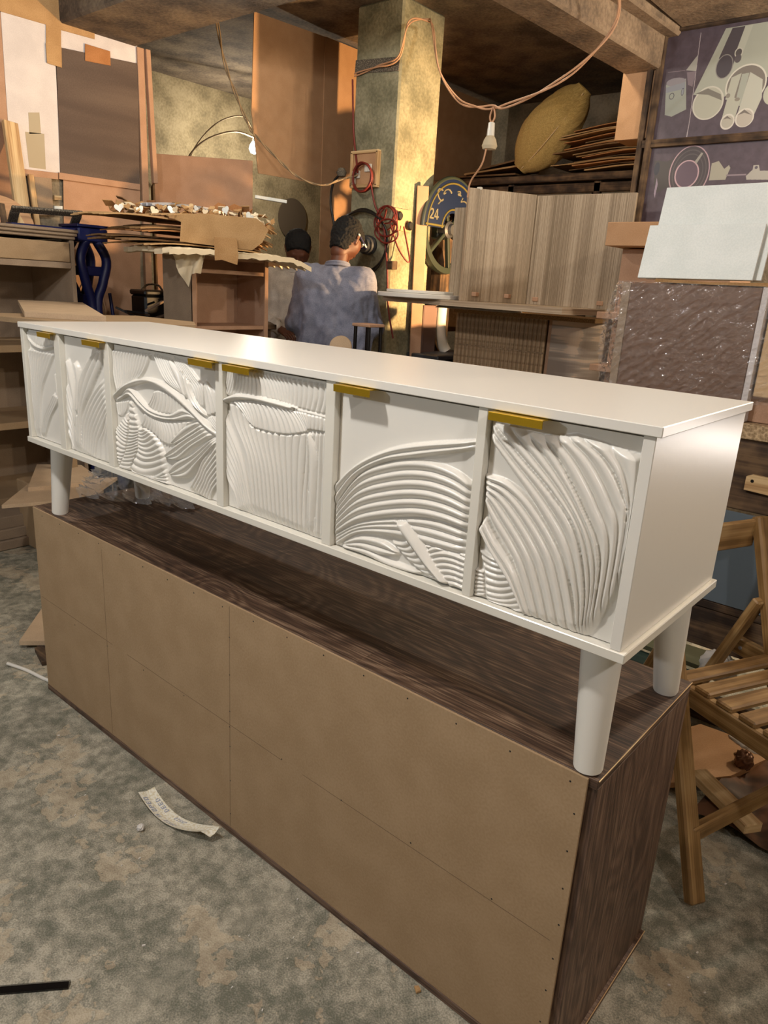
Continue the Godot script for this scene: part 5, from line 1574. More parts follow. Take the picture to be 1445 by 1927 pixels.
	obj("base", MB.new().box(Vector3(0.06, 0.547, 0.0), Vector3(0.16, 0.83, 0.45), 0.02), "black", s)
	solo("leaning_plank", MB.new().bar(Vector3(-1.0, 0.0, -3.1), Vector3(-1.04, 2.0, -3.09), 0.075, 0.022, 0.002, Vector3(1, 0, 0.9)), "mdf_red", "light brown plank standing between pillar and bandsaw", "plank")
	solo("wood_block", MB.new().box(Vector3(-1.02, 1.5, -2.8), Vector3(0.1, 0.05, 0.04), 0.003, turned(-30)), "old_wood", "short dark block jutting from the right side of the pillar", "block")
	for k in 4:
		solo("rack_board", MB.new().box(Vector3(-0.5 + 0.02 * k, 1.04 + 0.045 * k, -3.75), Vector3(0.5, 0.025, 0.3), 0.002), ["mdf_red", "mdf_pale", "old_wood", "mdf_orange"][k], ["reddish lowest board stacked behind the bandsaw table", "pale second board stacked behind the bandsaw table", "dark third board stacked behind the bandsaw table", "orange top board stacked behind the bandsaw table"][k], "board")
	solo("rack_trestle", MB.new().box(Vector3(-0.5, 0.51, -3.75), Vector3(0.4, 1.02, 0.12), 0.01), "old_wood", "dark trestle behind the bandsaw table", "trestle")


func desk_and_panels() -> void:
	mat("flute_wood", Color.WHITE, 0.6, ramp_tex(256, noise_field(256, [[6, 256, 0.05, 3, 1.0, 0, 95]]), [[0.3, hex("8d7457")], [0.7, hex("a98f70")]]), 2.0)
	mat("patchy_veneer", Color.WHITE, 0.6, ramp_tex(512, noise_field(512, [[128, 128, 0.012, 3, 0.6, 0, 96], [16, 512, 0.05, 3, 0.4, 0, 97]]), [[0.35, hex("8f8074")], [0.5, hex("a89a8c")], [0.53, hex("c6ae98")], [0.7, hex("cdb8a4")]]), 1.0)
	mat("chipboard", Color.WHITE, 0.9, ramp_tex(256, noise_field(256, [[256, 256, 0.2, 2, 1.0, 1, 98]]), [[0.3, hex("6b5133")], [0.7, hex("a98557")]]), 5.0)
	mat("crumpled_white", Color(0.82, 0.81, 0.79), 0.6)
	var d := thing("fluted_counter", "fluted counter with a smooth rounded end carrying the veneer slab", "counter", Vector3(-0.17, 0, -2.98))
	obj("core", MB.new().box(Vector3(-0.14, 0.62, -0.2), Vector3(0.64, 1.24, 0.36), 0.002), "flute_wood", d)
	for row in 2:
		for k in 22:
			var x := -0.447 + k * 0.0294
			var y0 := 0.02 if row == 0 else 1.053
			var y1 := 1.045 if row == 0 else 1.24
			var m := MB.new()
			var poly := []
			for a in 9:
				poly.append(Vector2(cos(PI * a / 8) * 0.0115, sin(PI * a / 8) * 0.012))
			m.prism(poly, y1 - y0, Transform3D(Basis(Vector3(1, 0, 0), Vector3(0, 0, 1), Vector3(0, 1, 0)), Vector3(x, y0, -0.022)))
			obj("flute", m, "flute_wood", d)
	obj("end_strip", MB.new().box(Vector3(0.205, 0.62, -0.03), Vector3(0.022, 1.24, 0.03), 0.002), "mdf_red", d)
	var en := [Vector2(0.216, -0.38), Vector2(0.216, -0.012)]
	for k in 17:
		var a := PI / 2 - PI / 2 * k / 16.0
		en.append(Vector2(0.32 + cos(a) * 0.16, -0.17 + sin(a) * 0.158))
	en.append(Vector2(0.48, -0.38))
	obj("rounded_end", MB.new().prism(en, 1.24, Transform3D(Basis(Vector3(1, 0, 0), Vector3(0, 0, 1), Vector3(0, 1, 0)), Vector3(0, 0, 0))), "patchy_veneer", d)
	obj("chipboard_top", MB.new().box(Vector3(0.01, 1.252, -0.19), Vector3(0.95, 0.024, 0.4), 0.002), "chipboard", d)
	var cw := PackedVector3Array()
	var r := RandomNumberGenerator.new()
	r.seed = 12
	for iz in 9:
		for ix in 33:
			cw.append(Vector3(ix / 32.0 * 0.5 - 0.25, 0.008 + 0.016 * r.randf(), iz / 8.0 * 0.2 - 0.1) if iz > 0 and iz < 8 and ix > 0 and ix < 32 else Vector3(ix / 32.0 * 0.5 - 0.25, 0.0, (iz / 8.0 * 0.2 - 0.1)))
	solo("crumpled_sheet", MB.new().grid(cw, 33, 9, null, true), "crumpled_white", "crumpled white packing sheet squeezed under the veneer slab", "packaging").position = Vector3(-0.42, 1.266, -2.92)
	solo("veneer_slab", slab_y([Vector2(0.37, -2.46), Vector2(0.455, -2.95), Vector2(-0.75, -3.05), Vector2(-0.84, -2.52)], 1.318, 0.03), "veneer_pale", "wide veneered slab lying on the fluted counter", "board")
	for a in [[0.25, 0.024, 1.3185, "white_satin", "larger lower white round slab on the veneer slab"], [0.2, 0.017, 1.343, "white_satin", "smaller upper white round slab on the veneer slab"]]:
		solo("round_slab", MB.new().lathe([Vector2(0, 0), Vector2(a[0] - 0.003, 0), Vector2(a[0], 0.003), Vector2(a[0], a[1] - 0.003), Vector2(a[0] - 0.003, a[1]), Vector2(0, a[1])], Transform3D(), 64), a[3], a[4], "table top").position = Vector3(-0.62, a[2], -2.6)
	# the veneered panels standing on the slab, joined to a corner
	var pn := thing("corner_panel", "two tall veneered panels joined to a corner on the slab", "panel", Vector3(-0.09, 1.319, -2.9))
	obj("panel", MB.new().box(Vector3(0.283, 0.2865, -0.009), Vector3(0.566, 0.573, 0.018), 0.001), "veneer", pn)
	var bs := Basis(Vector3.UP, 0.0)
	var p0 := Vector3(-0.006, 0.2885, 0.004)
	var p1 := Vector3(-0.212, 0.2885, 0.35)
	obj("panel", MB.new().bar(p0, p1, 0.022, 0.577, 0.001), "veneer", pn)
	obj("edge_band", MB.new().bar(p1, p1 + (p1 - p0).normalized() * 0.003, 0.026, 0.577, 0.0005), "veneer_pale", pn)
	for q in [[0.06, 0.03], [0.45, 0.03]]:
		obj("hinge_cup", MB.new().box(Vector3(q[0], q[1], 0.004), Vector3(0.035, 0.022, 0.008), 0.002), "mdf_red", pn)
	for t in [0.3, 0.8]:
		obj("hinge_cup", MB.new().box(p0.lerp(p1, t) + Vector3(0.014, -0.25, 0.008), Vector3(0.03, 0.022, 0.03), 0.002), "mdf_red", pn)
	for q in [Vector3(0.53, 0.56, -0.009), p0.lerp(p1, 0.85) + Vector3(0, 0.29, 0)]:
		obj("corner_cap", MB.new().box(q, Vector3(0.028, 0.014, 0.016), 0.002), "white_paint", pn)
	solo("veneer_strip", MB.new().box(Vector3(-0.365, 1.566, -2.67), Vector3(0.2, 0.494, 0.018), 0.001), "veneer", "narrow veneered panel standing left of the corner panels", "panel")
	# orange-brown cabinets in the gap before the poster wall
	var cb := thing("board_cabinet", "orange-brown board cabinet between veneer panels and white boards", "cabinet", Vector3(0.86, 0, -2.62))
	obj("body", MB.new().box(Vector3(0, 0.8, -0.05), Vector3(0.5, 1.6, 0.3), 0.002), "mdf_red", cb)
	obj("top", MB.new().box(Vector3(0, 1.655, 0), Vector3(0.58, 0.1, 0.42), 0.002), "mdf_orange", cb)
	for y in [1.3, 1.06, 0.6]:
		obj("shelf", MB.new().box(Vector3(0, y, 0.02), Vector3(0.56, 0.03, 0.4), 0.002), "mdf_red", cb)


# a clear crumpled film over a grid of points
func film(mb: MB, at: Callable, nu: int, nv: int, amp: float, seedv: int, fine := 1.0) -> void:
	var n1 := FastNoiseLite.new()
	n1.seed = seedv
	n1.frequency = fine
	n1.fractal_type = FastNoiseLite.FRACTAL_RIDGED
	n1.fractal_octaves = 4
	var p := PackedVector3Array()
	for iv in nv:
		for iu in nu:
			var u := float(iu) / (nu - 1)
			var v := float(iv) / (nv - 1)
			var a: Array = at.call(u, v)
			var k := pow(maxf(0.0, n1.get_noise_2d(u * 2.2 - v * 2.6 + 3.0, (u * 1.1 + v) * 6.5)), 2.0) * 1.6 + n1.get_noise_2d(u * 11.0 - 7.0, v * 12.0) * 0.2
			p.append(a[0] + a[1] * amp * k)
	mb.grid(p, nu, nv)


func right_side() -> void:
	var fm := mat("clear_film", Color(0.95, 0.95, 0.95, 0.05), 0.1)
	fm.transparency = BaseMaterial3D.TRANSPARENCY_ALPHA
	var ft := mat("cloudy_film", Color(0.95, 0.95, 0.95, 0.22), 0.09)
	ft.transparency = BaseMaterial3D.TRANSPARENCY_ALPHA
	mat("slate_blue", Color(0.36, 0.41, 0.45), 0.6)
	mat("cream_card", Color(0.78, 0.66, 0.5), 0.8)
	mat("bluish_foam", Color(0.7, 0.76, 0.86), 0.7)
	mat("grey_green", Color(0.36, 0.37, 0.28), 0.8)
	mat("teal", Color(0.06, 0.2, 0.2), 0.6)
	# the workbench
	var b := thing("workbench", "rough workbench with a chipboard top and dark plank front", "workbench", Vector3(1.9, 0, -1.62))
	obj("top", MB.new().box(Vector3(0, 1.031, 0), Vector3(1.7, 0.044, 0.56), 0.002), "chip_pale", b)
	obj("apron", MB.new().box(Vector3(0, 0.902, 0.25), Vector3(1.66, 0.212, 0.03), 0.003), "old_wood", b)
	for x in [-0.8, 0.8]:
		obj("leg", MB.new().box(Vector3(x, 0.504, -0.15), Vector3(0.08, 1.008, 0.08), 0.004), "old_wood", b)
	obj("plank", MB.new().box(Vector3(0, 0.405, 0.255), Vector3(1.7, 0.13, 0.04), 0.003), "old_wood", b)
	obj("plank", MB.new().box(Vector3(0, 0.484, 0.25), Vector3(1.7, 0.026, 0.06), 0.003), "old_wood", b)
	obj("plank", MB.new().box(Vector3(0, 0.05, 0.1), Vector3(1.7, 0.1, 0.03), 0.003), "old_wood", b)
	var bs := solo("blue_sheet", MB.new().box(Vector3.ZERO, Vector3(1.2, 0.29, 0.008), 0.001), "slate_blue", "slate-blue sheet leaning on the workbench front", "sheet")
	bs.position = Vector3(1.62, 0.645, -1.345)
	bs.rotation.x = -0.03
	solo("drilled_offcut", MB.new().prism([Vector2(-0.1, -0.022), Vector2(0.1, -0.03), Vector2(0.1, 0.02), Vector2(-0.085, 0.026), Vector2(-0.1, 0.018)], 0.012), "raw_wood", "pale plywood offcut with a hole on the workbench front", "block").position = Vector3(1.7, 0.885, -1.352)
	solo("offcut_hole", MB.new().lathe([Vector2(0, 0.0), Vector2(0.005, 0.0), Vector2(0.005, 0.001), Vector2(0, 0.001)], Transform3D(turned(0, 90), Vector3.ZERO), 10), "black", "round dark screw hole in the pale plywood offcut", "hole").position = Vector3(1.618, 0.892, -1.341)
	solo("bench_box", MB.new().box(Vector3(1.79, 1.092, -1.5), Vector3(0.46, 0.075, 0.24), 0.002), "mdf_red", "brown board box on the workbench right of the wrapped crate", "box")
	# pale sheets outside the frame that the sideboard's glossy end mirrors
	var ps := solo("plywood_sheet", MB.new().box(Vector3.ZERO, Vector3(0.72, 0.3, 0.012), 0.001), "raw_wood", "pale plywood sheet leaning on the right part of the workbench", "sheet")
	ps.position = Vector3(2.38, 0.79, -1.31)
	ps.rotation.x = -0.08
	solo("foam_block", MB.new().box(Vector3(2.38, 1.14, -1.5), Vector3(0.6, 0.17, 0.2), 0.004), "bluish_foam", "bluish white foam block on the right part of the workbench", "block")
	# the crate wrapped in clear film
	var w := thing("wrapped_crate", "brown crate wrapped in crumpled clear plastic film on the workbench", "crate", Vector3(1.345, 1.054, -1.47))
	obj("body", MB.new().box(Vector3(0, 0.186, 0), Vector3(0.4, 0.372, 0.26), 0.003), "wrap_brown", w)
	obj("edge_strip", MB.new().box(Vector3(-0.188, 0.186, 0.131), Vector3(0.025, 0.37, 0.006), 0.001), "mdf_grey", w)
	obj("side_board", MB.new().box(Vector3(0.209, 0.187, 0.0), Vector3(0.016, 0.372, 0.27), 0.001), "board_white", w)
	var fl := MB.new()
	film(fl, func(u: float, v: float) -> Array:
		var bulge := 0.012 + 0.018 * sin(PI * v)
		var x := lerpf(-0.213 - 0.022 * sin(PI * v), 0.235 + 0.05 * v, u)
		return [Vector3(x, lerpf(0.376, 0.012 + 0.05 * u, v), 0.136 + bulge * minf(1.0, v * 6.0)), Vector3(0, 0, 1)], 150, 130, 0.018, 4)
	obj("film", fl, "clear_film", w)
	fl = MB.new()
	film(fl, func(u: float, v: float) -> Array:
		return [Vector3(-0.212 - 0.025 * sin(PI * v), lerpf(0.374, 0.01, v), lerpf(-0.13, 0.14, u)), Vector3(-1, 0, 0)], 50, 90, 0.012, 8)
	obj("film", fl, "clear_film", w)
	solo("kraft_strip", MB.new().prism([Vector2(-0.16, 0.0), Vector2(-0.155, 0.01), Vector2(0.0, 0.006), Vector2(0.16, 0.01), Vector2(0.16, 0.0), Vector2(0.0, -0.001)], 0.24, Transform3D(Basis(), Vector3.ZERO)), "kraft", "bent brown strip lying on top of the wrapped crate", "board").position = Vector3(1.4, 1.429, -1.575)
	var bw := solo("white_board", MB.new().box(Vector3.ZERO, Vector3(0.325, 0.158, 0.01), 0.001), "foam_white", "front white foam board standing on the wrapped crate", "board")
	bw.position = Vector3(1.346, 1.517, -1.37)
	bw.rotation = Vector3(-0.28, 0.02, 0.014)
	bw = solo("white_board", MB.new().box(Vector3.ZERO, Vector3(0.325, 0.275, 0.01), 0.001), "foam_white", "taller smudged white foam board behind the front one", "board")
	bw.position = Vector3(1.362, 1.573, -1.405)
	bw.rotation = Vector3(-0.28, 0.02, 0.02)
	for k in 3:
		var c := thing("pale_carton", ["lowest pale cream carton right of the wrapped crate", "middle pale cream carton with a black taped label", "topmost pale cream carton right of the white boards"][k], "carton", Vector3(1.69, [1.13, 1.445, 1.575][k], -1.47))
		var hh: float = [0.312, 0.125, 0.14][k]
		obj("body", MB.new().box(Vector3(0.012 * k, hh / 2, 0), Vector3(0.24, hh, 0.24), 0.003), "cream_card", c)
		if k == 1:
			obj("label", MB.new().box(Vector3(-0.075, 0.055, 0.121), Vector3(0.06, 0.018, 0.002), 0.0), "black", c)
	chair()
	# litter under the chair
	solo("orange_board", slab_y([Vector2(1.63, -1.02), Vector2(1.76, -1.2), Vector2(1.84, -1.44), Vector2(1.6, -1.42), Vector2(1.5, -1.2)], 0.036, 0.018), "mdf_orange", "orange-brown board lying under the folding chair", "board")
	var p := PackedVector3Array()
	for iz in 25:
		for ix in 25:
			var u := ix / 24.0
			var v := iz / 24.0
			p.append(Vector3(1.72 + u * 0.55 + v * 0.05, 0.012 + 0.02 * absf(sin(u * 9.0 + v * 4.0)) + 0.008 * sin(v * 17.0 + u * 5.0) * u, -0.98 - v * 0.45 + u * 0.05))
	mat("brown_sheet", Color.WHITE, 0.45, ramp_tex(256, noise_field(256, [[128, 128, 0.03, 4, 1.0, 0, 99]]), [[0.3, hex("3f2a1e")], [0.7, hex("77533a")]]), 2.0)
	solo("brown_sheet", MB.new().grid(p, 25, 25, null, true), "brown_sheet", "dark wrinkled brown sheet on the floor under the folding chair", "sheet")
	solo("pale_batten", MB.new().bar(Vector3(1.69, 0.06, -1.1), Vector3(1.88, 0.06, -0.965), 0.055, 0.03, 0.003), "raw_wood", "pale batten lying on the brown sheet beneath the chair", "batten")
	solo("teal_sheet", slab_y([Vector2(1.3, -1.1), Vector2(1.56, -1.2), Vector2(1.58, -1.37), Vector2(1.25, -1.4)], 0.235, 0.02), "teal", "teal sheet behind the sideboard's back leg", "sheet")
	solo("grey_green_sheet", slab_y([Vector2(1.25, -1.4), Vector2(1.66, -1.38), Vector2(1.64, -1.52), Vector2(1.2, -1.5)], 0.255, 0.015), "grey_green", "grey-green strip lying behind the teal sheet", "sheet")
	solo("litter_box", MB.new().box(Vector3(1.3, 0.107, -1.28), Vector3(0.3, 0.214, 0.22), 0.004), "cardboard_dark", "dark flat box under the teal sheet", "box")
	crumple("crumpled_paper", Vector3(1.63, 0.3, -1.335), Vector3(0.06, 0.05, 0.045), "crumpled_white", "crumpled white paper behind the chair seat", 3)
	crumple("crumpled_paper", Vector3(1.76, 0.03, -1.42), Vector3(0.07, 0.025, 0.05), "crumpled_white", "flat crumpled white paper on the floor below the slats", 4)
	crumple("foil_wad", Vector3(1.77, 0.055, -1.28), Vector3(0.03, 0.035, 0.03), "foil_brown", "small shiny brown wrapper on the orange board", 5)
	crumple("paper_shred", Vector3(1.46, 0.512, -1.34), Vector3(0.02, 0.012, 0.015), "crumpled_white", "tiny white paper shred on the bench plank", 6)
	var bt := thing("green_bottle", "crushed green plastic bottle lying beside the cabinet's back corner", "bottle", Vector3(1.72, 0.055, -1.3))
	bt.rotation = Vector3(PI / 2, 0.5, 0)
	bt.position = Vector3(1.6, 0.075, -1.2)
	mat("green_plastic", Color(0.1, 0.3, 0.3), 0.15)
	obj("body", MB.new().lathe([Vector2(0, -0.08), Vector2(0.03, -0.08), Vector2(0.032, -0.03), Vector2(0.026, 0.0), Vector2(0.032, 0.03), Vector2(0.014, 0.075), Vector2(0.012, 0.09), Vector2(0, 0.09)], Transform3D(), 18), "green_plastic", bt)


func crumple(called: String, at: Vector3, size: Vector3, m: String, label: String, seedv: int) -> void:
	var nz := FastNoiseLite.new()
	nz.seed = seedv
	nz.frequency = 1.3
	nz.fractal_type = FastNoiseLite.FRACTAL_RIDGED
	var p := PackedVector3Array()
	for iv in 13:
		for iu in 21:
			var a := TAU * iu / 20.0
			var b := PI * (iv / 12.0 - 0.5)
			var d := Vector3(cos(a) * cos(b), sin(b), sin(a) * cos(b))
			p.append(d * size * (0.75 + 0.4 * nz.get_noise_3dv(d * 1.6)))
	solo(called, MB.new().grid(p, 21, 13, null, true), m, label, "litter").position = at


func chair() -> void:
	var c := thing("folding_chair", "slatted wooden folding chair standing behind the cabinet's right end", "chair", Vector3(1.75, 0, -0.95))
	var o := Vector3(-1.75, 0, 0.95)
	var a := Vector3(0.9, 0, 0.43).normalized()
	var b := Vector3(0.43, 0, -0.9).normalized()
	var a0 := Vector3(1.665, 0.428, -0.858) + o
	for s in 2:
		var st := a0 + b * 0.365 * s
		var rail := MB.new()
		rail.bar(st - a * (0.16 if s == 1 else 0.05), st + a * 0.42, 0.026, 0.052, 0.004)
		obj("seat_rail", rail, "chair_wood", c)
	for k in 7:
		var st := a0 + a * (0.0 + 0.066 * k) + Vector3(0, 0.033, 0) - b * 0.012
		obj("seat_slat", MB.new().bar(st, st + b * 0.375, 0.047, 0.016, 0.004), "chair_wood", c)
	var tops := [Vector3(1.53, 0.82, -0.92) + o, Vector3(1.676, 0.815, -1.262) + o]
	var feet := [Vector3(1.838, 0.012, -0.655) + o, Vector3(1.96, 0.012, -1.05) + o]
	for s in 2:
		obj("leg", MB.new().bar(tops[s], feet[s], 0.05, 0.028, 0.005, a), "chair_wood", c)
		var hinge := (tops[s] as Vector3).lerp(feet[s], 0.26)
		var rear := (Vector3(1.535, 0.015, -1.33) if s == 1 else Vector3(1.4, 0.015, -0.98)) + o
		obj("leg", MB.new().bar(hinge + b * (0.03 if s == 0 else -0.03), rear + b * (0.03 if s == 0 else -0.03), 0.04, 0.024, 0.004, a), "chair_wood", c)
	obj("backrest", MB.new().bar((tops[0] as Vector3) + Vector3(0, -0.05, 0), (tops[1] as Vector3) + Vector3(0, -0.045, 0) - b * 0.018, 0.018, 0.078, 0.004), "chair_wood", c)
	obj("backrest", MB.new().bar((tops[0] as Vector3).lerp(feet[0], 0.2) - b * 0.0, (tops[0] as Vector3).lerp(feet[0], 0.2) + b * 0.05, 0.018, 0.06, 0.004), "chair_wood", c)
	var f0 := (tops[0] as Vector3).lerp(feet[0], 0.83)
	var f1 := (tops[1] as Vector3).lerp(feet[1], 0.83)
	obj("stretcher", MB.new().bar(f0, f1, 0.022, 0.045, 0.004), "chair_wood", c)
	obj("bolt", MB.new().lathe([Vector2(0, 0.004), Vector2(0.005, 0.004), Vector2(0.006, 0.0)], Transform3D(Basis(a, b * -1.0, Vector3.UP) , a0 + b * 0.365 - a * 0.125 - b * 0.013), 10), "foil", c)


func floor_litter() -> void:
	# the curled label strip
	mat("label_paper", Color.WHITE, 0.6, label_print())
	var nu := 41
	var p := PackedVector3Array()
	var uv := []
	for iv in 9:
		for iu in nu:
			var u := float(iu) / (nu - 1)
			var v := float(iv) / 8.0
			var mid := Vector3(lerpf(0.596, 0.858, u), 0, lerpf(0.03, 0.0, u) + 0.018 * sin(u * PI))
			var ht := 0.003 + 0.03 * pow(absf(u - 0.45) * 1.9, 2.0) + 0.01 * absf(v - 0.5)
			if u > 0.93:
				ht -= (u - 0.93) * 0.3 * v
			p.append(mid + Vector3(-0.006, 0, 0.021).lerp(Vector3(0.006, 0, -0.021), 1.0 - v) * (1.0 if u < 0.9 else 1.0 - (u - 0.9) * 4.0) + Vector3(0, ht, 0))
			uv.append(Vector2(u, v))
	solo("label_strip", MB.new().grid(p, nu, 9, uv, true), "label_paper", "curled printed paper label strip on the floor before the cabinet", "label")
	crumple("paper_wad", Vector3(0.689, 0.008, 0.106), Vector3(0.011, 0.009, 0.011), "crumpled_white", "small white paper wad beside the label strip", 7)
	var bar := solo("black_profile", MB.new().prism([Vector2(-0.009, 0), Vector2(0.009, 0), Vector2(0.009, 0.004), Vector2(0.0, 0.011), Vector2(-0.009, 0.004)], 0.36, Transform3D()), "black_gloss", "black glossy edge profile on the floor at the lower left", "profile")
	bar.transform = Transform3D(Basis(Vector3(0.75, 0, 0.66), Vector3.UP, Vector3(-0.66, 0, 0.75)), Vector3(0.972, 0.001, 0.441))
	solo("white_strip", MB.new().tube(curve([Vector3(-0.36, 0.012, -0.015), Vector3(-0.28, 0.006, -0.045), Vector3(-0.18, 0.006, -0.062), Vector3(-0.08, 0.006, -0.09)], 14), 0.0065, 6), "white_satin", "thin white plastic strip poking out by the cabinet's left end", "strip")
	solo("triangle_offcut", slab_y([Vector2(-0.455, -0.1), Vector2(-0.36, -0.2), Vector2(-0.3, -0.4), Vector2(-0.72, -0.33)], 0.035, 0.018), "mdf_pale", "pale triangular offcut tucked behind the cabinet's left end", "board")
	solo("dark_scrap", slab_y([Vector2(-0.4, -0.13), Vector2(-0.28, -0.1), Vector2(-0.27, -0.14), Vector2(-0.42, -0.17)], 0.016, 0.014), "old_wood", "dark wooden scrap beside the white plastic strip", "offcut")
	solo("brown_chip", slab_y([Vector2(1.48, -0.03), Vector2(1.492, -0.022), Vector2(1.496, -0.032), Vector2(1.486, -0.037)], 0.006, 0.005), "cardboard", "tiny brown chip before the cabinet's front edge", "offcut")
	# plastic film behind the left leg
	var fl := MB.new()
	film(fl, func(u: float, v: float) -> Array:
		var foot := Vector3(-0.1, 0.656, -0.19).lerp(Vector3(0.24, 0.656, -0.4), u)
		return [foot + Vector3(-0.1 * v, 0.11 * sin(PI * 0.62 * v) * sin(PI * clampf(u * 0.8 + 0.12, 0.0, 1.0)), -0.13 * v), Vector3(0.3, 0.6, 0.6)], 60, 40, 0.05, 14, 0.5)
	solo("plastic_film", fl, "cloudy_film", "crumpled clear plastic film on the cabinet behind the left leg", "plastic film")
	# crumbs and splinters on the floor
	var r := RandomNumberGenerator.new()
	r.seed = 21
	var cr := MB.new()
	for k in 140:
		var at := Vector3(r.randf_range(-0.6, 2.0), 0.001, r.randf_range(-0.02, 0.8))
		if k % 3 == 0:
			at = Vector3(r.randf_range(1.82, 2.3), 0.001, r.randf_range(-0.9, 0.1))
		var s := r.randf_range(0.001, 0.0035)
		cr.box(at, Vector3(s * 2.0, s, s), 0.0, turned(r.randf() * 360.0))
	var co := solo("floor_crumbs", cr, "crumpled_white", "pale crumbs and splinters scattered over the concrete floor", "crumbs")
	stuff(co)


# faint blue-grey lettering, upside down on both edges of the cream strip
func label_print() -> ImageTexture:
	var im := Image.create_empty(512, 96, false, Image.FORMAT_RGB8)
	var nz := FastNoiseLite.new()
	nz.frequency = 0.06
	nz.fractal_octaves = 3
	for y in 96:
		for x in 512:
			var k := nz.get_noise_2d(x, y)
			im.set_pixel(x, y, hex("dedcd0").lerp(hex("cbc2a4"), clampf(k * 2.0 + 0.3, 0.0, 1.0)))
	var glyphs := {"O": ["111", "101", "101", "101", "111"], "P": ["111", "101", "111", "100", "100"], "E": ["111", "100", "111", "100", "111"], "D": ["110", "101", "101", "101", "110"], "G": ["111", "100", "101", "101", "111"], "J": ["001", "001", "001", "101", "111"], "A": ["010", "101", "111", "101", "101"], "S": ["111", "100", "111", "001", "111"], "I": ["111", "010", "010", "010", "111"], "1": ["010", "110", "010", "010", "111"], "2": ["111", "001", "111", "100", "111"], "N": ["101", "111", "111", "111", "101"], "R": ["110", "101", "110", "101", "101"], " ": ["000", "000", "000", "000", "000"]}
	for line in [["DEED", 150, 10, 7, 5], ["OPEO", 120, 62, 7, 5], ["JASI2", 300, 14, 4, 4], ["JASI2", 290, 66, 4, 4], ["RN", 180, 70, 4, 4]]:
		var x0: int = line[1]
		for ch in line[0]:
			var g: Array = glyphs[ch]
			for gy in 5:
				for gx in 3:
					if g[gy][gx] == "1":
						im.fill_rect(Rect2i(x0 + (2 - gx) * line[3] / 1, line[2] + (4 - gy) * line[4], line[3], line[4]), hex("8d93a0"))
			x0 -= line[3] * 4
	return ImageTexture.create_from_image(im)

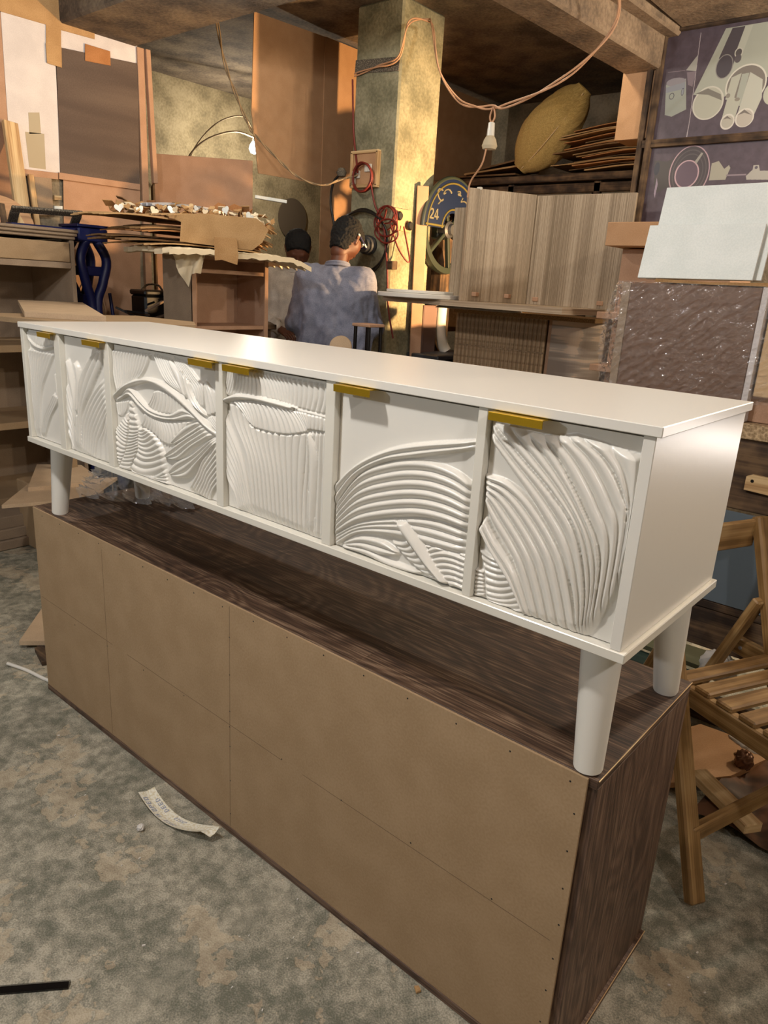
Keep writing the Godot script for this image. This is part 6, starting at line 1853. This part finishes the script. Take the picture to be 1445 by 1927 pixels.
const CARVING := [
	[["L",9,1,3,[9,2495,-85,2229,-97,1219,-142,5],[1542,2528,1105,2044,566,1308,264,54],0],
	["L",4,1,3,[1289,1425,944,1061,573,601,353,69],[1555,1325,1445,1133,1011,710,572,86],0],
	["X",16,2,2,[-37,2941,647,2977,1456,2978],[34,2859,343,2682,875,2625,1555,2735],0.03],
	["L",1,3,4,[-45,2901,227,2749,544,2633,994,2608,1572,2718],[-29,2873,177,2706,491,2570,981,2530,1562,2652],0],
	["L",1,2,3,[1435,1966,1476,1721,1482,1373],[1559,2000,1557,1731,1578,1347],0]],
	[["L",7,1,3,[1929,2135,1319,1643,898,1156,647,641,604,10],[2094,1282,1754,825,1460,399,1300,-51],0],
	["L",3,1,3,[2023,1253,1824,837,1460,399,1298,-71],[2111,1285,2095,790,2074,417,2047,-19],0],
	["L",3,2,4,[1803,2839,1243,2484,820,1983,532,1196,374,7],[2020,2826,1935,2505,1334,1773,811,1049,601,-10],0],
	["L",5,1,3,[-116,945,-100,516,96,233,258,5],[45,1794,186,1432,352,978,374,7],0],
	["L",1,2,4,[522,2370,631,2217,609,1771,468,996],[639,2410,773,2233,751,1789,564,1011],0],
	["L",1,2,4,[133,2403,203,2094,379,1459,370,691],[246,2452,412,2026,512,1383,410,504],0]],
	[["L",13,1,2.5,[11,2878,-86,2685,-44,2321,107,1863],[1620,2938,1501,2714,1309,2478,969,2259],0],
	["L",8,1,3,[4067,1429,3512,835,3315,503,2980,73],[4080,394,3927,244,3833,105,3768,-47],0],
	["L",7,1.5,2.5,[1725,2967,1909,2663,2196,2391,2836,2171],[2354,2900,2600,2629,2815,2431,2899,2161],0],
	["L",7,1.5,2.5,[2455,2966,2820,2562,3091,2262,3269,2026],[2929,2905,3379,2593,3600,2439,3603,1964],0],
	["L",1,2,3.5,[2337,2879,2471,2632,2748,2348,2960,2113],[2403,2901,2715,2698,2825,2525,2962,2170],0],
	["L",2,2,4,[2856,2659,3000,2324,3208,2036,3659,1806],[3130,2470,3216,2279,3453,2016,3689,1829],0],
	["L",4,1,3,[3720,1853,3806,1700,3923,1608,4097,1508],[3815,2105,3870,1931,3985,1802,4100,1674],0],
	["L",3,1.5,3,[3619,2604,3627,2334,3651,2081,3719,1816],[3678,2575,3908,2371,4077,2071,4090,1964],0],
	["L",1,2,3,[3862,2952,3989,2808,4046,2762],[3992,2958,4047,2850,4060,2772],0],
	["L",6,0.8,1.5,[5,1618,58,1351,209,1289],[593,1743,497,1501,288,1302],0],
	["X",12,1.5,2.5,[1703,2096,1947,2157,2445,2099,2920,1900],[1418,1759,1675,1657,2088,1650,2525,1716,2936,1893],0.06],
	["X",16,1.5,2.5,[1277,1536,1734,1486,2214,1482,3131,1629],[1072,1217,1571,1136,2050,956,2492,1016,2871,1472],0.08],
	["L",2,2,4.5,[3444,1698,2871,1453,2464,1130,2374,994],[3654,1601,3182,1275,2693,1071,2390,981],0],
	["L",3,2,4.5,[3654,1620,2860,1179,2317,864,2049,631],[3950,1464,3238,1073,2676,692,2134,607],0],
	["L",3,2,4.5,[3949,1427,3170,905,2505,578,2201,252],[4080,1357,3416,739,2989,336,2250,211],0],
	["X",15,2,2.5,[547,1425,153,1111,-46,884,-76,355,55,50],[573,1283,531,1003,448,712,321,365,92,13],0.05],
	["X",17,2.5,3,[688,1756,609,1121,507,722,321,365,8,-26],[798,1731,1032,1170,991,871,909,540,601,6],0.03],
	["X",14,2.5,3.5,[1049,1152,991,871,909,540,601,6,1424,-16],[1252,1185,1639,1087,2021,748,2135,300,2222,-13],0.09],
	["L",2,3,4,[-31,1655,375,1847,732,2052,1121,1878,1467,1706,1951,1639,2391,1677,2823,1857,3292,1787],[5,1618,367,1763,715,1852,1176,1633,1666,1505,2216,1512,2715,1592,3196,1700,3444,1707],0],
	["L",1,3.5,5,[-62,1735,392,2035,970,2269,1582,2374,2258,2313,3051,2023,4097,1490],[-34,1623,461,1961,998,2163,1577,2285,2184,2169,2953,1914,4095,1388],0]],
	[["X",28,1,2.5,[33,2920,799,2970,1757,2957,3116,2938],[-190,2335,510,2450,1501,2476,2110,2420,2979,2394],0.05],
	["L",7,1,3.4,[-36,797,73,510,261,302,385,-2],[-36,2200,23,1876,479,1162,875,35],0],
	["L",12,1,3.6,[88,2276,208,1905,660,1197,875,35],[2453,2082,2372,1527,2321,772,2348,11],0],
	["L",5,1,3,[2403,2074,2379,1344,2325,678,2348,11],[2942,2164,2952,1460,2962,734,2946,-2],0],
	["L",1,2,4,[2431,2016,2480,1729,2510,1279,2533,2],[2493,2036,2684,1659,2702,1227,2651,-5],0],
	["L",8,0.5,1.5,[-23,510,7,287,36,-23],[-7,534,135,357,243,6],0],
	["X",24,3.2,2.6,[210,2294,946,2369,1771,2388,2290,2393,2933,2353],[746,1913,1008,1832,1784,1851,2381,1990,2480,2060,2946,2086],0.06],
	["L",1,4.5,4.5,[-113,2287,361,2439,945,2481,1636,2468,2187,2422],[-83,2194,361,2324,945,2388,1772,2370,2214,2391],0],
	["L",1,3.5,2,[2033,2408,2541,2396,2932,2387],[2035,2364,2543,2353,2934,2339],0]],
	[["X",10,1,3.5,[2036,708,2255,356,2677,-8],[3015,896,2997,478,2985,-6],-0.08],
	["L",3,1.5,3.5,[-22,166,646,586,1639,909,2326,1034,2983,999],[17,-32,526,344,1047,483,1789,562,2992,628],0],
	["L",6,2,4.6,[-48,666,589,1473,1320,1847,2009,2002,2561,1967,2986,1807],[-22,166,645,596,1635,947,2324,1062,2999,1040],0],
	["L",2,2,5,[-57,1129,449,1605,1065,1980,1760,2240,2957,2517],[-35,691,462,1386,1079,1790,1780,2013,2954,2370],0],
	["L",2,1,4,[195,83,663,328,1182,396,1594,276],[226,48,677,99,1075,96,1597,236],0],
	["L",1,1,4,[183,47,810,126,1333,87,2094,79],[186,-6,818,1,1472,-79,2087,17],0],
	["X",8,1.5,2.5,[1381,450,1642,279,2045,94,2426,12],[1716,562,1997,361,2322,139,2586,3],0.12],
	["L",1,5,6,[1473,847,1812,568,2168,291,2607,19],[1699,904,2030,647,2313,353,2672,40],0]],
	[["X",10,1,2.5,[-1,838,138,452,205,82,268,-50],[340,724,595,507,824,285,972,-3],0.06],
	["X",7,1,2.5,[-44,472,-11,-33],[126,458,205,38],0],
	["L",5,2,4.5,[-43,2024,434,1977,898,1702,1384,1166,1623,627,1846,-83],[50,1621,177,1324,651,774,1067,-55],0],
	["L",2,2.5,4.8,[8,2846,526,2450,1172,1958,1596,1494,1850,700,1903,-62],[18,2578,405,2215,916,1726,1384,1166,1642,633,1846,-83],0],
	["L",3,2.5,4.8,[879,2766,1225,2436,1654,1884,2000,1227,2020,83],[8,2846,526,2450,1172,1958,1596,1494,1850,700,1903,-62],0],
	["L",3,2.5,4.8,[1422,2878,1880,2601,2195,2192,2293,1859,2289,689],[879,2766,1225,2436,1654,1884,2000,1227,2020,83],0],
	["L",2,2.5,4.8,[2329,2757,2375,2320,2363,1698,2313,773],[1422,2878,1880,2601,2195,2192,2293,1859,2289,689],0],
	["L",2,4,4.5,[-27,1169,234,841,627,432,954,-31],[69,1359,313,1051,725,630,1088,-47],0]]]
const POSTER := [
	["p", [23, 720, 120, 737, 145, 598, 76, 571, 40, 582], "9aa097"],
	["e", [72, 727], 48, 19, "8f8a90"],
	["p", [25, 707, 118, 722, 123, 693, 29, 682], "8d9199"],
	["e", [61, 665], 13, 15, "4a4652"],
	["e", [61, 665], 10, 12, "9aa097"],
	["e", [113, 679], 7, 17, "4a4652"],
	["e", [113, 679], 5, 14, "9297a0"],
	["p", [156, 929, 159, 929, 173, 538, 170, 538], "b3a9ad"],
	["p", [170, 542, 173, 542, 172, 470, 167, 470], "b3a9ad"],
	["p", [22, 777, 109, 775, 109, 772, 23, 774], "7a6c74"],
	["p", [160, 835, 113, 774, 164, 764], "a5a49d"],
	["p", [119, 765, 164, 764, 158, 697, 134, 708], "7d7078"],
	["p", [169, 660, 274, 931, 520, 930, 562, 721, 313, 634], "a8aca0"],
	["e", [247, 616], 74, 74, "c9c8bd"],
	["e", [247, 616], 67, 68, "b2b3a5"],
	["p", [178, 663, 236, 681, 301, 650, 311, 622, 241, 653], "7b7870"],
	["p", [264, 806, 304, 928, 361, 927, 335, 763], "4d464b"],
	["e", [296, 768], 40, 52, "8d8a86"],
	["e", [296, 768], 36, 48, "4b454b"],
	["p", [339, 827, 361, 927, 396, 929, 371, 819], "b4b7aa"],
	["e", [352, 820], 19, 21, "c0bfb4"],
	["e", [352, 820], 14, 16, "55504f"],
	["e", [353, 795], 15, 18, "5b5558"],
	["e", [410, 678], 92, 88, "cfcec3"],
	["e", [410, 678], 85, 81, "7c766f"],
	["p", [339, 716, 382, 731, 366, 616, 327, 624], "b3b5a8"],
	["p", [385, 726, 417, 728, 405, 585, 376, 612], "a4a99f"],
	["p", [421, 730, 482, 693, 493, 615, 471, 541, 397, 563], "b9bbb0"],
	["p", [337, 639, 399, 617, 386, 532, 326, 537], "b3b5a8"],
	["e", [355, 525], 33, 35, "d2cfc6"],
	["e", [355, 525], 27, 27, "b3b0a4"],
	["p", [333, 537, 350, 551, 374, 533, 352, 540], "77706a"],
	["e", [431, 536], 43, 41, "d2cfc6"],
	["e", [432, 534], 36, 36, "b6b0a6"],
	["p", [396, 549, 424, 572, 462, 545, 427, 558], "77706a"],
	["e", [337, 639], 10, 10, "8a857b"],
	["e", [383, 619], 12, 8, "8a857b"],
	["e", [545, 629], 48, 50, "b4b7aa"],
	["p", [23, 372, 89, 364, 123, 379, 153, 262, 48, 209], "4f4a49"],
	["e", [42, 332], 14, 31, "3f3f48"],
	["e", [210, 307], 101, 124, "b79aa3"],
	["e", [210, 307], 95, 119, "4e474a"],
	["e", [210, 307], 85, 106, "5f585a"],
	["e", [210, 307], 80, 100, "4e474a"],
	["e", [210, 307], 69, 87, "5f585a"],
	["e", [210, 307], 65, 82, "4e474a"],
	["e", [200, 299], 61, 66, "c0a3ac"],
	["e", [200, 299], 54, 60, "655562"],
	["p", [230, 356, 256, 396, 266, 392, 241, 345], "9c9a92"],
	["p", [315, 343, 348, 352, 380, 315, 399, 331, 408, 318, 394, 266, 316, 265], "a6a496"],
	["p", [487, 278, 512, 305, 513, 325, 537, 324, 546, 299, 595, 297, 607, 257, 492, 262], "a9a7a0"],
	["e", [527, 314], 7, 7, "5b5560"],
	["p", [394, 288, 487, 288, 488, 282, 395, 282], "8c7f88"],
	["p", [49, 288, 59, 257, 54, 192, 45, 214], "9d8fa0"]]
